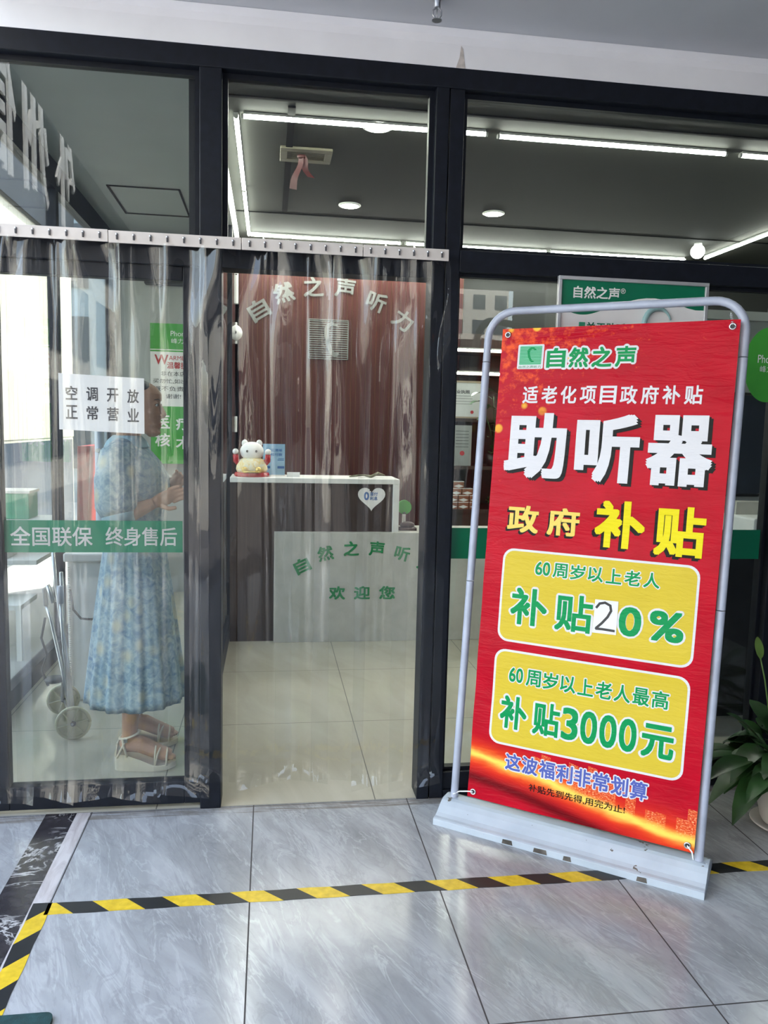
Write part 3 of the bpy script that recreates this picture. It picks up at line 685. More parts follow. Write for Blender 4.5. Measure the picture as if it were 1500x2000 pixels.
# ------------------------------------------------------------------ sprinkler
sk = thing('sprinkler', (.535, -.22, 2.89), 'small metal fire sprinkler hanging from the grey soffit', 'sprinkler')
q = MB(); X, Y = .540, -.215
q.lathe([(.022, 0), (.022, -.006), (.012, -.008), (.012, -.03), (.008, -.032)], (X, Y, 2.89), 16).build('escutcheon', 'steel', sk, smooth=True)
q = MB()
for sd in (-1, 1): q.tube([(X, Y, 2.86), (X+sd*.014, Y, 2.85), (X+sd*.014, Y, 2.835), (X+sd*.003, Y, 2.822)], .003, 6)
q.lathe([(.002, .03), (.002, 0)], (X, Y, 2.825), 8); q.build('frame_arm', 'steel', sk, smooth=True)
MB().lathe([(.004, .003), (.017, .002), (.017, 0), (.004, 0)], (X, Y, 2.818), 14).build('deflector', 'steel', sk)

# ------------------------------------------------------------------ potted lily
def leaf(mb, base, direction, L, W_, droop, mi=0, stem=.3, n=9):
    base = Vector(base); d = Vector(direction).normalized(); side = d.cross(Vector((0, 0, 1))).normalized()
    pts = []
    for i in range(n+1):
        t = i/n; pts.append(base + d*(L*t) - Vector((0, 0, droop*L*t*t)))
    vs = []
    for i in range(n+1):
        t = i/n; tt = max(0, (t-stem)/(1-stem)); w = W_*(sin(pi*tt**.8)**.75 if 0 < tt < 1 else 0) + .002
        up = Vector((0, 0, w*.30))
        vs += [pts[i] - side*w + up, pts[i], pts[i] + side*w + up]
    fs = []
    for i in range(n):
        for k in (0, 1): fs.append((i*3+k, i*3+k+1, i*3+k+4, i*3+k+3))
    mb.add(vs, fs, mi)
pl = thing('potted_lily', (1.95, -.36, 0), 'dark leafy peace lily in a white pot on a saucer beside the shop window', 'plant')
c = (1.95, -.36, 0)
MB().lathe([(.02, .018), (.088, .018), (.095, .03), (.112, .10), (.125, .18), (.132, .235), (.136, .24), (.136, .25), (.124, .25), (.120, .22), (.02, .215)], c, 40).build('pot', 'pot', pl, smooth=True, angle=R(50))
MB().lathe([(.01, 0), (.10, 0), (.125, .014), (.131, .018), (.126, .022), (.10, .008), (.01, .008)], c, 40).build('saucer', 'pot', pl, smooth=True)
MB().lathe([(.01, .222), (.119, .222), (.119, .226), (.01, .232)], c, 24).build('soil', 'soil', pl)
fo = MB(); rl = random.Random(5)
for i in range(74):
    a = rl.uniform(0, 2*pi); el = rl.uniform(-.05, 1.25); rr = rl.uniform(.02, .08)
    b = (c[0]+rr*cos(a), c[1]+rr*sin(a)*.8, .225); d = (cos(a)*cos(el), sin(a)*cos(el)*.75, sin(el)+.25)
    leaf(fo, b, d, rl.uniform(.24, .43), rl.uniform(.028, .046), rl.uniform(.25, .95), 0, .42)
for a, el, L in ((pi, .25, .33), (3.5, .1, .30), (4.0, .15, .3), (2.7, .5, .38), (3.9, .65, .36), (4.4, .35, .34), (3.3, .8, .42)):
    leaf(fo, (c[0]+.04*cos(a), c[1]+.04*sin(a), .235), (cos(a)*cos(el), sin(a)*cos(el), sin(el)+.3), L, .05, .9, 0, .35)
fo.build('foliage', 'leaf', pl, smooth=True)
fs_ = MB().tube([(1.87, -.36, .23), (1.84, -.37, .42), (1.80, -.38, .58), (1.772, -.385, .665)], [.004, .0035, .003, .003], 6)
leaf(fs_, (1.772, -.385, .66), (-.25, -.1, 1), .10, .016, .1, 0, .0)
fs_.build('flower_stem', 'leaf2', pl, smooth=True)

# ------------------------------------------------------------------ ceiling lamps, vent
def tube_lamp(p0, p1, label, group=None, hang=(0, 0, .012)):
    p0, p1 = Vector(p0), Vector(p1); t = thing('tube_lamp', (p0+p1)/2, label, 'lamp', group or 'white tube lamps in the shop'); d = (p1-p0).normalized()
    MB().tube([p0, p1], .011, 10).build('tube', 'tube', t, smooth=True, angle=R(50))
    sd = d.cross(Vector((0, 0, 1))).normalized(); h = Vector(hang)
    q = MB(); a = [p0-sd*.012+h*.6, p0+sd*.012+h*.6, p0+sd*.012+h*1.6, p0-sd*.012+h*1.6]; b = [v+(p1-p0) for v in a]
    q.add(a+b, [(0, 1, 2, 3), (7, 6, 5, 4), (0, 4, 5, 1), (1, 5, 6, 2), (2, 6, 7, 3), (3, 7, 4, 0)]).build('housing', 'white', t)
    for a_, b_ in ((p0-d*.012, p0), (p1, p1+d*.012)): MB().tube([a_, b_], .012, 10).build('end_cap', 'white', t)
    if hang == (0, .012, 0):
        for k in (.08, .92): c_ = p0.lerp(p1, k); MB().box(c_.x-.006, c_.x+.006, c_.y+.008, c_.y+.020, c_.z, 3.0).build('bracket', 'white', t)
zt = 2.978
tube_lamp((-.14, 1.19, zt), (1.085, 1.175, zt), 'white tube lamp at the front of the ceiling above the doorway')
tube_lamp((1.165, 1.19, zt), (2.42, 1.185, zt), 'white tube lamp across the middle of the wide upper window')
tube_lamp((2.52, 1.19, zt), (3.75, 1.185, zt), 'white tube lamp at the right end of the front row')
tube_lamp((-.178, 1.20, zt), (-.178, 2.42, zt), 'nearer tube lamp running back along the left edge of the ceiling')
tube_lamp((-.178, 2.46, zt), (-.178, 3.66, zt), 'farther tube lamp running back along the left edge of the ceiling')
for a, b, wl, wu in ((-.16, 1.05, 'left', 'left'), (1.10, 2.30, 'middle', 'middle'), (2.34, 3.55, 'right', 'right')):
    tube_lamp((a, 3.66, zt), (b, 3.66, zt), 'tube lamp along the rear ceiling, %s end' % wu if wu != 'middle' else 'tube lamp along the rear ceiling, middle length')
    tube_lamp((a, 3.80, 2.90), (b, 3.80, 2.90), 'added lower row for the ghost reflection of the rear tube lamps, %s end' % wl if wl != 'middle' else 'added lower row for the ghost reflection of the rear tube lamps, middle length', hang=(0, .012, 0))  # glowing row added in place of the tubes' ghost reflection in the glazing
tube_lamp((3.69, 1.30, zt), (3.69, 2.52, zt), 'nearer tube lamp running back on the right side of the ceiling')
tube_lamp((3.69, 2.56, zt), (3.69, 3.56, zt), 'farther tube lamp running back on the right side of the ceiling')
for x, y, l in ((.535, 1.24, 'round ceiling downlight beside the front tube lamp'), (.537, 2.71, 'round ceiling downlight farther back above the doorway'), (1.56, 2.68, 'round ceiling downlight seen through the wide upper window')):
    t = thing('downlight', (x, y, 3.0), l, 'lamp', 'round ceiling downlights')
    MB().lathe([(.064, 0), (.078, 0), (.078, -.006), (.064, -.010), (.064, 0)], (x, y, 2.9995), 32).build('trim_ring', 'white', t, smooth=True)
    MB().lathe([(.001, -.004), (.064, -.004), (.064, -.009), (.001, -.011)], (x, y, 2.9995), 32).build('lens', 'downlight', t)
gl = thing('globe_lamp', (3.40, 3.17, 2.999), 'small white globe lamp under the ceiling at the right rear', 'lamp')
MB().ball((3.40, 3.17, 2.935), .055, 20).build('globe', 'globe', gl, smooth=True); MB().lathe([(.03, 0), (.03, -.012), (.01, -.014)], (3.40, 3.17, 2.9995), 16).build('base', 'white', gl)
vt = thing('ceiling_vent', (.17, 1.73, 3.0), 'cream ceiling vent with dark slats beside the track strip', 'vent')
vx0, vx1, vy0, vy1 = .045, .335, 1.62, 1.85; vb = .05
v_ = MB().box(vx0, vx1, vy0, vy0+vb, 2.985, 2.9995).box(vx0, vx1, vy1-vb, vy1, 2.985, 2.9995).box(vx0, vx0+vb*.8, vy0+vb, vy1-vb, 2.985, 2.9995).box(vx1-vb*.8, vx1, vy0+vb, vy1-vb, 2.985, 2.9995)
M['vent'] = plain('aged_cream_plastic', (.115, .105, .068), .5)
v_.build('vent_frame', 'vent', vt, bevel=.003)
B(vx0+.04, vx1-.04, vy0+vb, vy1-vb, 2.997, 2.9995).build('backing', 'dark', vt)
v_ = MB()
for i in range(7): v_.box(vx0+.04, vx1-.04, vy0+vb+.004+i*.018, vy0+vb+.012+i*.018, 2.988, 2.995)
v_.build('slat', 'vent', vt)
rb = MB(); rx, ry = .165, 1.71
for sg, L in ((-1, .19), (1, .12)):
    vs = []
    for i in range(9):
        t = i/8; cx = rx + sg*(.006+.045*t*(.4+.6*t)) + .008*sin(t*7); z = 2.985 - L*t; w = .013+.008*t
        vs += [(cx-w, ry+.01*sin(t*5), z), (cx+w, ry-.01*sin(t*4+1), z)]
    rb.add(vs, [(i*2, i*2+1, i*2+3, i*2+2) for i in range(8)])
rb.ball((rx, ry, 2.975), .022, 10, 0, (1.2, .7, .6)); 
tag(rb.build('ribbon', 'ribbon', smooth=True), 'red ribbon tied to the ceiling vent', 'ribbon')

# ------------------------------------------------------------------ lettering and logo on the slatted wall
slp = FRONT(3.8965)
lt = thing('wall_lettering', (.5, 3.885, 2.4), 'arc of grey characters on the slatted wall', 'lettering')
for ch, (x, z, a) in zip('自然之声听力', [(-.10, 2.425, 32), (.105, 2.575, 18), (.355, 2.635, 4), (.625, 2.64, -6), (.895, 2.535, -20), (1.13, 2.39, -33)]):
    MB().text(ch, slp, x, z, .17, .165, 0, R(a), .03, .004, .006).text(ch, slp, x, z, .17, .165, 0, R(a), .035, .0045).build('letter', 'silver', lt)
lg = thing('wall_logo', (.488, 3.885, 2.04), 'square striped grey logo with an ear outline on the slatted wall', 'logo')
q = MB(); lx0, lx1, lz0, lz1 = .318, .660, 2.035, 2.370
for a in ((lx0, lx1, lz0, lz0+.008), (lx0, lx1, lz1-.008, lz1), (lx0, lx0+.008, lz0, lz1), (lx1-.008, lx1, lz0, lz1)): q.box(a[0], a[1], 3.890, 3.8995, a[2], a[3])
for i in range(17): z = lz0+.018+i*.0185; q.box(lx0, lx1, 3.893, 3.8995, z, z+.009)
q.build('stripes', 'silver', lg)
ea = [(.455, 2.30), (.475, 2.335), (.515, 2.348), (.560, 2.335), (.575, 2.305), (.550, 2.312), (.515, 2.320), (.492, 2.300), (.490, 2.24), (.505, 2.17), (.525, 2.115), (.555, 2.085), (.58, 2.10), (.575, 2.07), (.545, 2.055), (.505, 2.075), (.470, 2.15), (.452, 2.23)]
MB().poly(list(reversed(ea)), slp, .012, .012).build('ear_outline', 'silver', lg)
# small fittings at the left edge of the doorway
d_ = thing('switch_box', (-.31, 3.74, 2.42), 'tall white plastic switch box high beside the slatted wall', 'switch box')
MB().box(-.352, -.262, 3.70, 3.748, 2.44, 2.70).box(-.345, -.270, 3.695, 3.70, 2.58, 2.66).build('body', 'white', d_, bevel=.005)
q = MB()
for i in range(5): q.box(-.332, -.288, 3.692, 3.696, 2.50+i*.016, 2.506+i*.016)
q.build('vent_slot', 'ink', d_); MB().box(-.345, -.27, 3.693, 3.70, 2.665, 2.672).build('seam', 'ink', d_)
MB().tube([(-.30, 3.74, 2.70), (-.298, 3.74, 2.85), (-.30, 3.74, 2.995)], .006, 6).build('cable', 'white', d_)
q = thing('wall_speaker', (-.29, 3.72, 2.2), 'round white device on the edge of the slatted wall', 'speaker')
MB().ball((-.292, 3.70, 2.205), .066, 18, 0, (1, .7, 1)).build('shell', 'white', q, smooth=True); MB().box(-.33, -.27, 3.70, 3.75, 2.12, 2.29).build('bracket', 'white', q)
MB().ball((-.292, 3.655, 2.205), .02, 12, 0, (1, .4, 1)).build('sensor', 'ink', q, smooth=True)
q = thing('wall_socket', (-.30, 3.74, 1.4), 'small white switch plate low on the edge of the slatted wall', 'switch')
MB().box(-.335, -.268, 3.735, 3.749, 1.40, 1.53).build('plate', 'white', q, bevel=.004); MB().box(-.325, -.278, 3.730, 3.736, 1.43, 1.50).build('rocker', 'offwhite', q, bevel=.003)

# ------------------------------------------------------------------ reception counter and what stands on it
ct = thing('reception_counter', (.4, 2.5, 0), 'dark walnut reception counter with a white top and pale lettered front panel', 'counter')
MB().box(-.258, .835, 2.36, 2.66, 0, 1.083).build('body', 'walnut', ct)
MB().box(-.258, .878, 2.335, 2.70, 1.083, 1.117).box(.835, .878, 2.335, 2.70, .755, 1.083).build('countertop', 'white', ct, bevel=.003)
MB().box(.035, 1.75, 2.315, 2.36, 0, .755).box(.84, 1.75, 2.36, 2.72, .70, .755).box(1.70, 1.75, 2.36, 2.72, 0, .70).build('front_panel', 'stone', ct, bevel=.002)
cp_ = FRONT(2.314); q = MB()
for ch, (x, z, a) in zip('自然之声听力', [(.222, .528, 26), (.378, .612, 12), (.553, .645, 2), (.728, .645, -4), (.905, .612, -14), (1.07, .535, -26)]): MB().text(ch, cp_, x, z, .105, .10, 0, R(a), .04, .0010).build('letter', 'pgreen', ct)
for ch, x in zip('欢迎您', (.462, .633, .806)): MB().text(ch, cp_, x, .34, .11, .092, 0, 0, .04, .0010).build('letter', 'pgreen', ct)
hp = FRONT(2.358); q = MB(); hs = []
for i in range(40):
    t = 2*pi*i/40; hx = 16*sin(t)**3; hy = 13*cos(t)-5*cos(2*t)-2*cos(3*t)-cos(4*t); hs.append((.690+hx*.0059, .99+hy*.0056))
q.poly(list(reversed(hs)), hp, .001, .001)
q.text('0', hp, .655, 1.000, .034, .056, 1, 0, .05, .0016).text('首付', hp, .705, 1.014, .052, .026, 1, 0, .03, .0016).text('利息', hp, .705, .984, .052, .026, 1, 0, .03, .0016)
q.poly([(.675, 1.034), (.684, 1.034), (.684, 1.042), (.675, 1.042)], hp, .0014, 0, 2)
tag(q.build('heart_sticker', ['pwhite', 'blueink', 'ink']), 'white heart shaped sticker with blue characters on the dark counter front', 'sticker')
q = MB().poly([(.955+.05*cos(k*pi/16), .905+.05*sin(k*pi/16)) for k in range(32)], FRONT(2.56), 0, .03)
q.box(.945, .965, 2.56, 2.60, .756, .87, 1); tag(q.build('green_badge', ['lime', 'white']), 'small round green badge standing on the low counter by the right post', 'badge')
q = MB().box(.90, 1.02, 2.42, 2.50, .756, .775).ball((.96, 2.46, .79), .045, 12, 0, (1.2, .8, .6)); tag(q.build('desk_ornament', plain('dark_bronze', (.06, .03, .03), .4), smooth=True), 'dark ornament on the low counter beside the doorway post', 'ornament')
# lucky cat
lc = thing('lucky_cat', (-.118, 2.46, 1.117), 'white and gold lucky cat figurine with raised arms on a red base', 'figurine')
cx, cyy = -.118, 2.46
MB().lathe([(.02, 0), (.112, 0), (.120, .012), (.112, .028), (.02, .032)], (cx, cyy, 1.117), 28).build('base', 'red', lc, smooth=True)
MB().lathe([(.02, .026), (.098, .028), (.106, .05), (.100, .085), (.078, .115), (.05, .125)], (cx, cyy, 1.117), 28).build('robe', cloth('gold_floral_glaze', (.65, .45, .12), (.75, .66, .40), (.8, .75, .6)), lc, smooth=True)
MB().ball((cx, cyy, 1.285), .076, 24, 0, (1.05, .9, .86)).ball((cx-.048, cyy+.01, 1.338), .022, 10, 0, (1, .6, 1.2)).ball((cx+.048, cyy+.01, 1.338), .022, 10, 0, (1, .6, 1.2)).build('head', 'pwhite', lc, smooth=True)
MB().tube([(cx+.06*cos(k*pi/10), cyy+.055*sin(k*pi/10), 1.226) for k in range(21)], .012, 8).build('collar', 'red', lc, smooth=True)
MB().ball((cx, cyy-.062, 1.218), .015, 12).build('bell', 'gold', lc, smooth=True)
for sg in (-1, 1):
    ar = MB().tube([(cx+sg*.075, cyy-.01, 1.195), (cx+sg*.105, cyy-.015, 1.225), (cx+sg*.108, cyy-.02, 1.265)], [.022, .021, .018], 10); a_ = ar.build('arm', 'red', lc, smooth=True)
    MB().ball((cx+sg*.108, cyy-.022, 1.283), .021, 12).build('paw', 'pwhite', a_, smooth=True)
for sg in (-1, 1): MB().ball((cx+sg*.03, cyy-.067, 1.288), .007, 8, 0, (1, .4, 1.3)).build('eye', 'black', lc, smooth=True)
q = MB().ball((cx-.045, cyy-.098, 1.165), .022, 10).ball((cx+.045, cyy-.098, 1.165), .022, 10).box(cx-.05, cx+.05, cyy-.118, cyy-.108, 1.148, 1.158); q.build('charm', 'gold', lc, smooth=True)
# leaflet holder, card, papers
lf = thing('leaflet_stand', (.03, 2.60, 1.117), 'pale blue leaflet standing upright on the counter beside the lucky cat', 'leaflet')
q = MB().box(-.046, .106, 2.592, 2.598, 1.119, 1.335); fpn = FRONT(2.5915)
q.text('听见清晰', fpn, .035, 1.292, .105, .020, 1, 0, .02, .0005).text('轻松付款', fpn, .035, 1.262, .105, .020, 1, 0, .02, .0005)
for a, b, z0, z1 in ((-.035, .010, 1.222, 1.227), (.055, .100, 1.222, 1.227), (-.035, .005, 1.232, 1.236), (.06, .10, 1.232, 1.236)): q.poly([(a, z0), (b, z0), (b, z1), (a, z1)], fpn, .0005, 0, 1)
for a, b in ((-.042, .005), (.055, .102)): q.poly([(a, 1.165), (b, 1.165), (b, 1.182), (a, 1.182)], fpn, .0005, 0, 1)
q.build('sheet', ['skyblue', 'blueink'], lf); MB().box(-.05, .11, 2.585, 2.605, 1.117, 1.121).build('foot', 'pwhite', lf)
tag(MB().box(.118, .205, 2.44, 2.446, 1.117, 1.150).box(.118, .205, 2.43, 2.47, 1.117, 1.120).build('name_card', 'paper'), 'low white card holder on the counter right of the leaflet', 'card holder')
q = MB()
q.tube([(.55+i*.05, 2.50, 1.122+.012*sin(i*.9)**2+(.022 if i == 4 else 0)) for i in range(6)], [.004, .007, .006, .010, .012, .004], 8, 0, True, 2.2)
tag(q.build('folded_cloth', plain('olive_cloth', (.18, .17, .11), .8, var=.3, scale=30), smooth=True), 'crumpled olive cloth lying on the white countertop', 'cloth')

# ------------------------------------------------------------------ right part of the shop
sh = thing('wall_shelf', (2.4, 3.7, 0), 'dark display shelving behind the glass right of the doorway', 'shelf')
q = MB()
for z, y0 in ((.78, 3.38), (1.14, 3.36), (1.53, 3.44), (1.92, 3.56), (2.11, 3.56)): q.box(1.36, 3.3, y0, 3.885, z, z+.028)
q.build('shelf_board', 'walnut', sh)
MB().box(1.33, 1.36, 3.40, 3.885, 0, 2.3).box(3.27, 3.3, 3.56, 3.99, 0, 2.3).box(1.64, 3.3, 3.886, 3.90, 0, 2.3).box(2.45, 2.48, 3.56, 3.885, .81, 1.92).build('side_panel', 'walnut', sh)
MB().box(1.36, 3.3, 3.40, 3.885, 0, .78).build('cupboard', 'walnut', sh)
tube_lamp((1.45, 3.547, 2.124), (2.65, 3.547, 2.124), 'upper thin strip light above the framed certificate', hang=(0, 0, .011))
tube_lamp((1.50, 3.547, 1.934), (2.70, 3.547, 1.934), 'lower thin strip light just above the framed certificate', hang=(0, 0, .011))
ce = thing('framed_certificate', (1.63, 3.48, 1.56), 'framed business certificate leaning under the lower strip light', 'certificate')
q = MB(); a, b, c0, c1 = 1.47, 1.765, 1.558, 1.865
q.box(a, b, 3.47, 3.49, c0, c0+.014).box(a, b, 3.47, 3.49, c1-.014, c1).box(a, a+.014, 3.47, 3.49, c0, c1).box(b-.014, b, 3.47, 3.49, c0, c1); q.build('frame', plain('pale_wood', (.45, .36, .26), .5), ce)
q = MB().box(a+.014, b-.014, 3.478, 3.488, c0+.014, c1-.014); cpn = FRONT(3.4775)
q.text('营业执照', cpn, 1.56, 1.775, .15, .030, 1, 0, .02, .0006)
for i in range(4): q.poly([(1.52, 1.74-i*.022), (1.66, 1.74-i*.022), (1.66, 1.744-i*.022), (1.52, 1.744-i*.022)], cpn, .0006, 0, 2)
q.poly([(1.50+.018*cos(k*pi/8), 1.83+.018*sin(k*pi/8)) for k in range(16)], cpn, .0006, 0, 3).poly([(1.66+.014*cos(k*pi/8), 1.61+.014*sin(k*pi/8)) for k in range(16)], cpn, .0006, 0, 3)
q.build('sheet', ['paper', 'ink', plain('grey_ink', (.3, .3, .3), .5), 'redink'], ce)
q = MB().box(1.50, 1.655, 3.44, 3.448, 1.168, 1.50); cpn = FRONT(3.439)
for i in range(6): q.poly([(1.52, 1.45-i*.026), (1.63, 1.45-i*.026), (1.63, 1.454-i*.026), (1.52, 1.454-i*.026)], cpn, .0006, 0, 1)
q.poly([(1.578+.02*cos(k*pi/8), 1.27+.02*sin(k*pi/8)) for k in range(16)], cpn, .0006, 0, 2)
tag(q.build('document_sheet', [plain('grey_paper', (.34, .35, .34), .6), 'ink', 'redink']), 'unframed grey document below the framed certificate', 'document')
# carton pyramid
k = 0
names = {0: 'bottom', 1: 'second', 2: 'third', 3: 'top'}
for row, (n, zz) in enumerate(((3, .838), (3, .8955), (2, .953), (1, 1.0105))):
    for i in range(n):
        bx = 1.505 + i*.095 + (.03 if row == 2 else .05 if row == 3 else 0)
        b = thing('product_box', (bx, 3.46, zz-.03), '', 'box', 'small cartons stacked on the shelf')
        b['label'] = 'small brown and white carton in the %s row of the stack, %s' % (names[row], ('nearest the doorway post', 'in the middle', 'nearest the banner')[i] if n > 1 else 'alone on the stack')
        MB().box(bx-.044, bx+.044, 3.42, 3.50, zz-.030, zz+.022).build('carton', 'box', b)
        q = MB().poly([(bx-.042, zz-.012), (bx, zz-.026), (bx+.042, zz-.012), (bx, zz+.002)], FRONT(3.4195), .0004, 0).box(bx-.044, bx+.044, 3.42, 3.50, zz+.022, zz+.0275); q.build('printed_label', 'pwhite', b)
gp_ = thing('small_plant', (1.86, 3.45, .808), 'small bushy green plant on the shelf beside the carton stack', 'plant')
MB().lathe([(.01, 0), (.04, 0), (.05, .05), (.045, .05), (.01, .045)], (1.86, 3.45, .808), 18).build('pot', 'dark', gp_, smooth=True)
q = MB(); rl = random.Random(3)
for i in range(46): a = rl.uniform(0, 6.28); el = rl.uniform(.1, 1.4); leaf(q, (1.86, 3.45, .855), (cos(a)*cos(el), sin(a)*cos(el), sin(el)), rl.uniform(.06, .10), .016, .3, 0, .2, 5)
q.build('foliage', 'leaf2', gp_, smooth=True)
iv = thing('trailing_plant', (1.83, 3.40, 1.168), 'tall leafy climbing plant in front of the framed certificate', 'plant')
MB().lathe([(.01, 0), (.05, 0), (.065, .10), (.06, .10), (.01, .09)], (1.84, 3.42, 1.168), 18).build('pot', 'dark', iv, smooth=True)
q = MB(); rl = random.Random(9)
stems = [[(1.84, 3.42, 1.26), (1.80, 3.38, 1.45), (1.74, 3.35, 1.60), (1.69, 3.33, 1.72), (1.70, 3.32, 1.82)], [(1.84, 3.42, 1.26), (1.90, 3.38, 1.50), (1.94, 3.36, 1.65)], [(1.84, 3.42, 1.26), (1.82, 3.36, 1.55), (1.80, 3.34, 1.74)]]
for sv in stems:
    q.tube(sv, .004, 5)
    for i in range(len(sv)-1):
        for t in (.1, .45, .8):
            p = Vector(sv[i]).lerp(Vector(sv[i+1]), t); a = rl.uniform(2.4, 7); leaf(q, p, (cos(a), -.35, rl.uniform(-.2, .6)), rl.uniform(.09, .13), .034, .3, 0, .15, 6)
q.build('vines', 'leaf', iv, smooth=True)
# test booth with rounded window, printer
bo_ = thing('hearing_booth', (2.9, 1.5, 0), 'pale grey booth with a dark rounded window behind the right glass', 'booth')
MB().box(2.30, 4.2, 1.30, 1.36, 0, 2.12).box(4.14, 4.2, 1.36, 2.6, 0, 2.12).box(2.30, 2.36, 1.36, 2.6, 0, 2.12).box(2.28, 4.22, 1.28, 2.62, 2.12, 2.17).build('shell', 'wallgrey', bo_)
q = MB().poly(rrect(2.42, 2.86, 1.13, 1.70, .04), FRONT(1.298), .004, .006); q.build('window', 'winglass', bo_)
q = MB(); o_ = rrect(2.405, 2.875, 1.115, 1.715, .05); i_ = rrect(2.42, 2.86, 1.13, 1.70, .04); fr = FRONT(1.298); n = len(o_)
q.add([fr(*p, .008) for p in o_]+[fr(*p, .008) for p in i_], [(k, (k+1) % n, n+(k+1) % n, n+k) for k in range(n)]); q.build('window_gasket', 'dark', bo_)
tb = thing('low_cabinet', (2.35, .95, 0), 'long low black cabinet behind the glass under the white printer', 'cabinet')
MB().box(1.42, 3.6, .72, 1.24, .06, .86).build('body', 'dark', tb, bevel=.003); MB().box(1.40, 3.62, .70, 1.26, .86, .889).build('top', 'walnut', tb, bevel=.003); MB().box(1.44, 3.58, .76, 1.22, 0, .06).build('plinth', 'black', tb)
for i in range(4):
    d_ = MB().box(1.43+i*.54, 1.43+i*.54+.53, .705, .72, .08, .85).build('door', 'dark', tb, bevel=.003); MB().box(1.92+i*.54, 1.935+i*.54, .695, .705, .55, .70).build('handle', 'steel', d_)
pt = thing('printer', (2.72, 1.0, .89), 'white desktop printer on the dark side table', 'printer')
MB().box(2.56, 2.90, .90, 1.20, .89, 1.03).build('body', 'white', pt, bevel=.012); q = MB()
for i in range(10): q.box(2.66+i*.018, 2.668+i*.018, .897, .901, .955, .985)
q.build('vent_slot', 'ink', pt); MB().box(2.60, 2.86, .84, .90, .895, .905).build('paper_tray', 'dark', pt)
MB().box(2.58, 2.88, 1.10, 1.19, 1.03, 1.10, 0, None).build('paper_feed', 'offwhite', pt)

# ------------------------------------------------------------------ side bay: poster, cabinet, pole, trolley
bpn = FRONT(3.895)
q = MB().box(-.985, -.60, 3.896, 3.92, 1.12, 2.28)
q.poly([(-.985, 2.07), (-.60, 2.07), (-.60, 2.28), (-.985, 2.28)], bpn, .0004, 0, 1).poly([(-.985, 2.05), (-.60, 2.05), (-.60, 2.062), (-.985, 2.062)], bpn, .0004, 0, 1).poly([(-.985, 1.12), (-.60, 1.12), (-.60, 1.60), (-.985, 1.60)], bpn, .0004, 0, 1)
q.text('Phonak', bpn, -.735, 2.20, .17, .042, 0, 0, 0, .001).text('峰力', bpn, -.765, 2.14, .10, .042, 0, 0, 0, .001)
q.text('W', bpn, -.895, 1.985, .11, .08, 3, 0, .02, .001).text('ARMLY', bpn, -.755, 2.00, .16, .035, 3, 0, 0, .001).text('温馨提示', bpn, -.740, 1.94, .22, .055, 3, 0, .02, .001)
for i, (tx, w, xc) in enumerate((('非在本店购', .25, -.775), ('买勿忙,如出现', .33, -.80), ('概不负责!', .26, -.83), ('谢谢!', .12, -.80))): q.text(tx, bpn, xc, 1.87-i*.062, w, .040, 2, 0, .0, .001)
for ch, xx, zz in (('疗', -.72, 1.46), ('术', -.72, 1.30), ('核', -.89, 1.32), ('医', -.89, 1.47)): q.text(ch, bpn, xx, zz, .12, .11, 0, 0, .03, .001)
tag(q.build('warning_poster', ['pwhite', 'lime', 'ink', 'redink']), 'green and white notice poster with red heading behind the woman', 'poster')
wc = thing('white_cabinet', (-.92, 1.40, 0), 'white upright cabinet standing behind the woman', 'cabinet')
MB().box(-1.03, -.72, 1.25, 1.60, .0, .74).build('body', 'white', wc, bevel=.008); MB().box(-1.045, -.705, 1.235, 1.615, .74, .785).build('lid', 'white', wc, bevel=.008)
q = MB()
for i in range(60): q.box(-1.024, -1.016, 1.240, 1.25, .03+i*.0115, .036+i*.0115)
q.build('beaded_edge', 'offwhite', wc)
MB().tube([(-1.01, 1.23, .60), (-.99, 1.20, .50), (-.95, 1.19, .455), (-.90, 1.19, .45), (-.86, 1.23, .46)], .006, 8).build('cable', 'black', wc, smooth=True)
po = thing('coat_pole', (-.95, 1.72, 0), 'pale blue grey upright pole standing behind the white cabinet', 'pole')
MB().tube([(-.955, 1.72, .02), (-.955, 1.72, 1.66)], .026, 18).build('shaft', plain('blue_grey_paint', (.45, .52, .62), .4), po, smooth=True, angle=R(60)); MB().lathe([(.01, 0), (.09, 0), (.09, .012), (.03, .025), (.01, .025)], (-.955, 1.72, 0), 24).build('foot', 'lilac', po, smooth=True)
MB().tube([(-.955, 1.72, 1.30), (-.955, 1.66, 1.30)], .012, 8).build('clip', 'white', po)
wk = thing('folding_walker', (-.93, .86, 0), 'folded grey metal walker with two cream wheels beside the cabinet', 'walker')
def wheel(p, r, ang=R(12)):
    w = MB(); cxx = Vector(p); ax = Vector((sin(ang), -cos(ang), 0)); rt_ = Vector((cos(ang), sin(ang), 0)); up = Vector((0, 0, 1))
    ring = [cxx + (rt_*cos(a)+up*sin(a))*(r-.008) for a in [2*pi*k/28 for k in range(29)]]
    o = MB().tube(ring, .0085, 8).build('wheel', 'tyre', wk, smooth=True)
    d = MB()
    for sd in (-1, 1): d.add([cxx+ax*.006*sd]+[cxx+ax*.003*sd+(rt_*cos(2*pi*k/28)+up*sin(2*pi*k/28))*(r-.01) for k in range(28)], [(0, 1+k, 1+(k+1) % 28) for k in range(28)])
    for k in range(6): a = k*pi/3+.2; d.tube([cxx+ax*.008, cxx+ax*.008+(rt_*cos(a)+up*sin(a))*(r-.012)], .004, 5)
    d.build('wheel_disc', 'tyre', o); MB().tube([cxx-ax*.012, cxx+ax*.014], .012, 12).build('hub', 'ink', o)
wheel((-.885, .72, .079), .079); wheel((-1.01, 1.05, .079), .079)
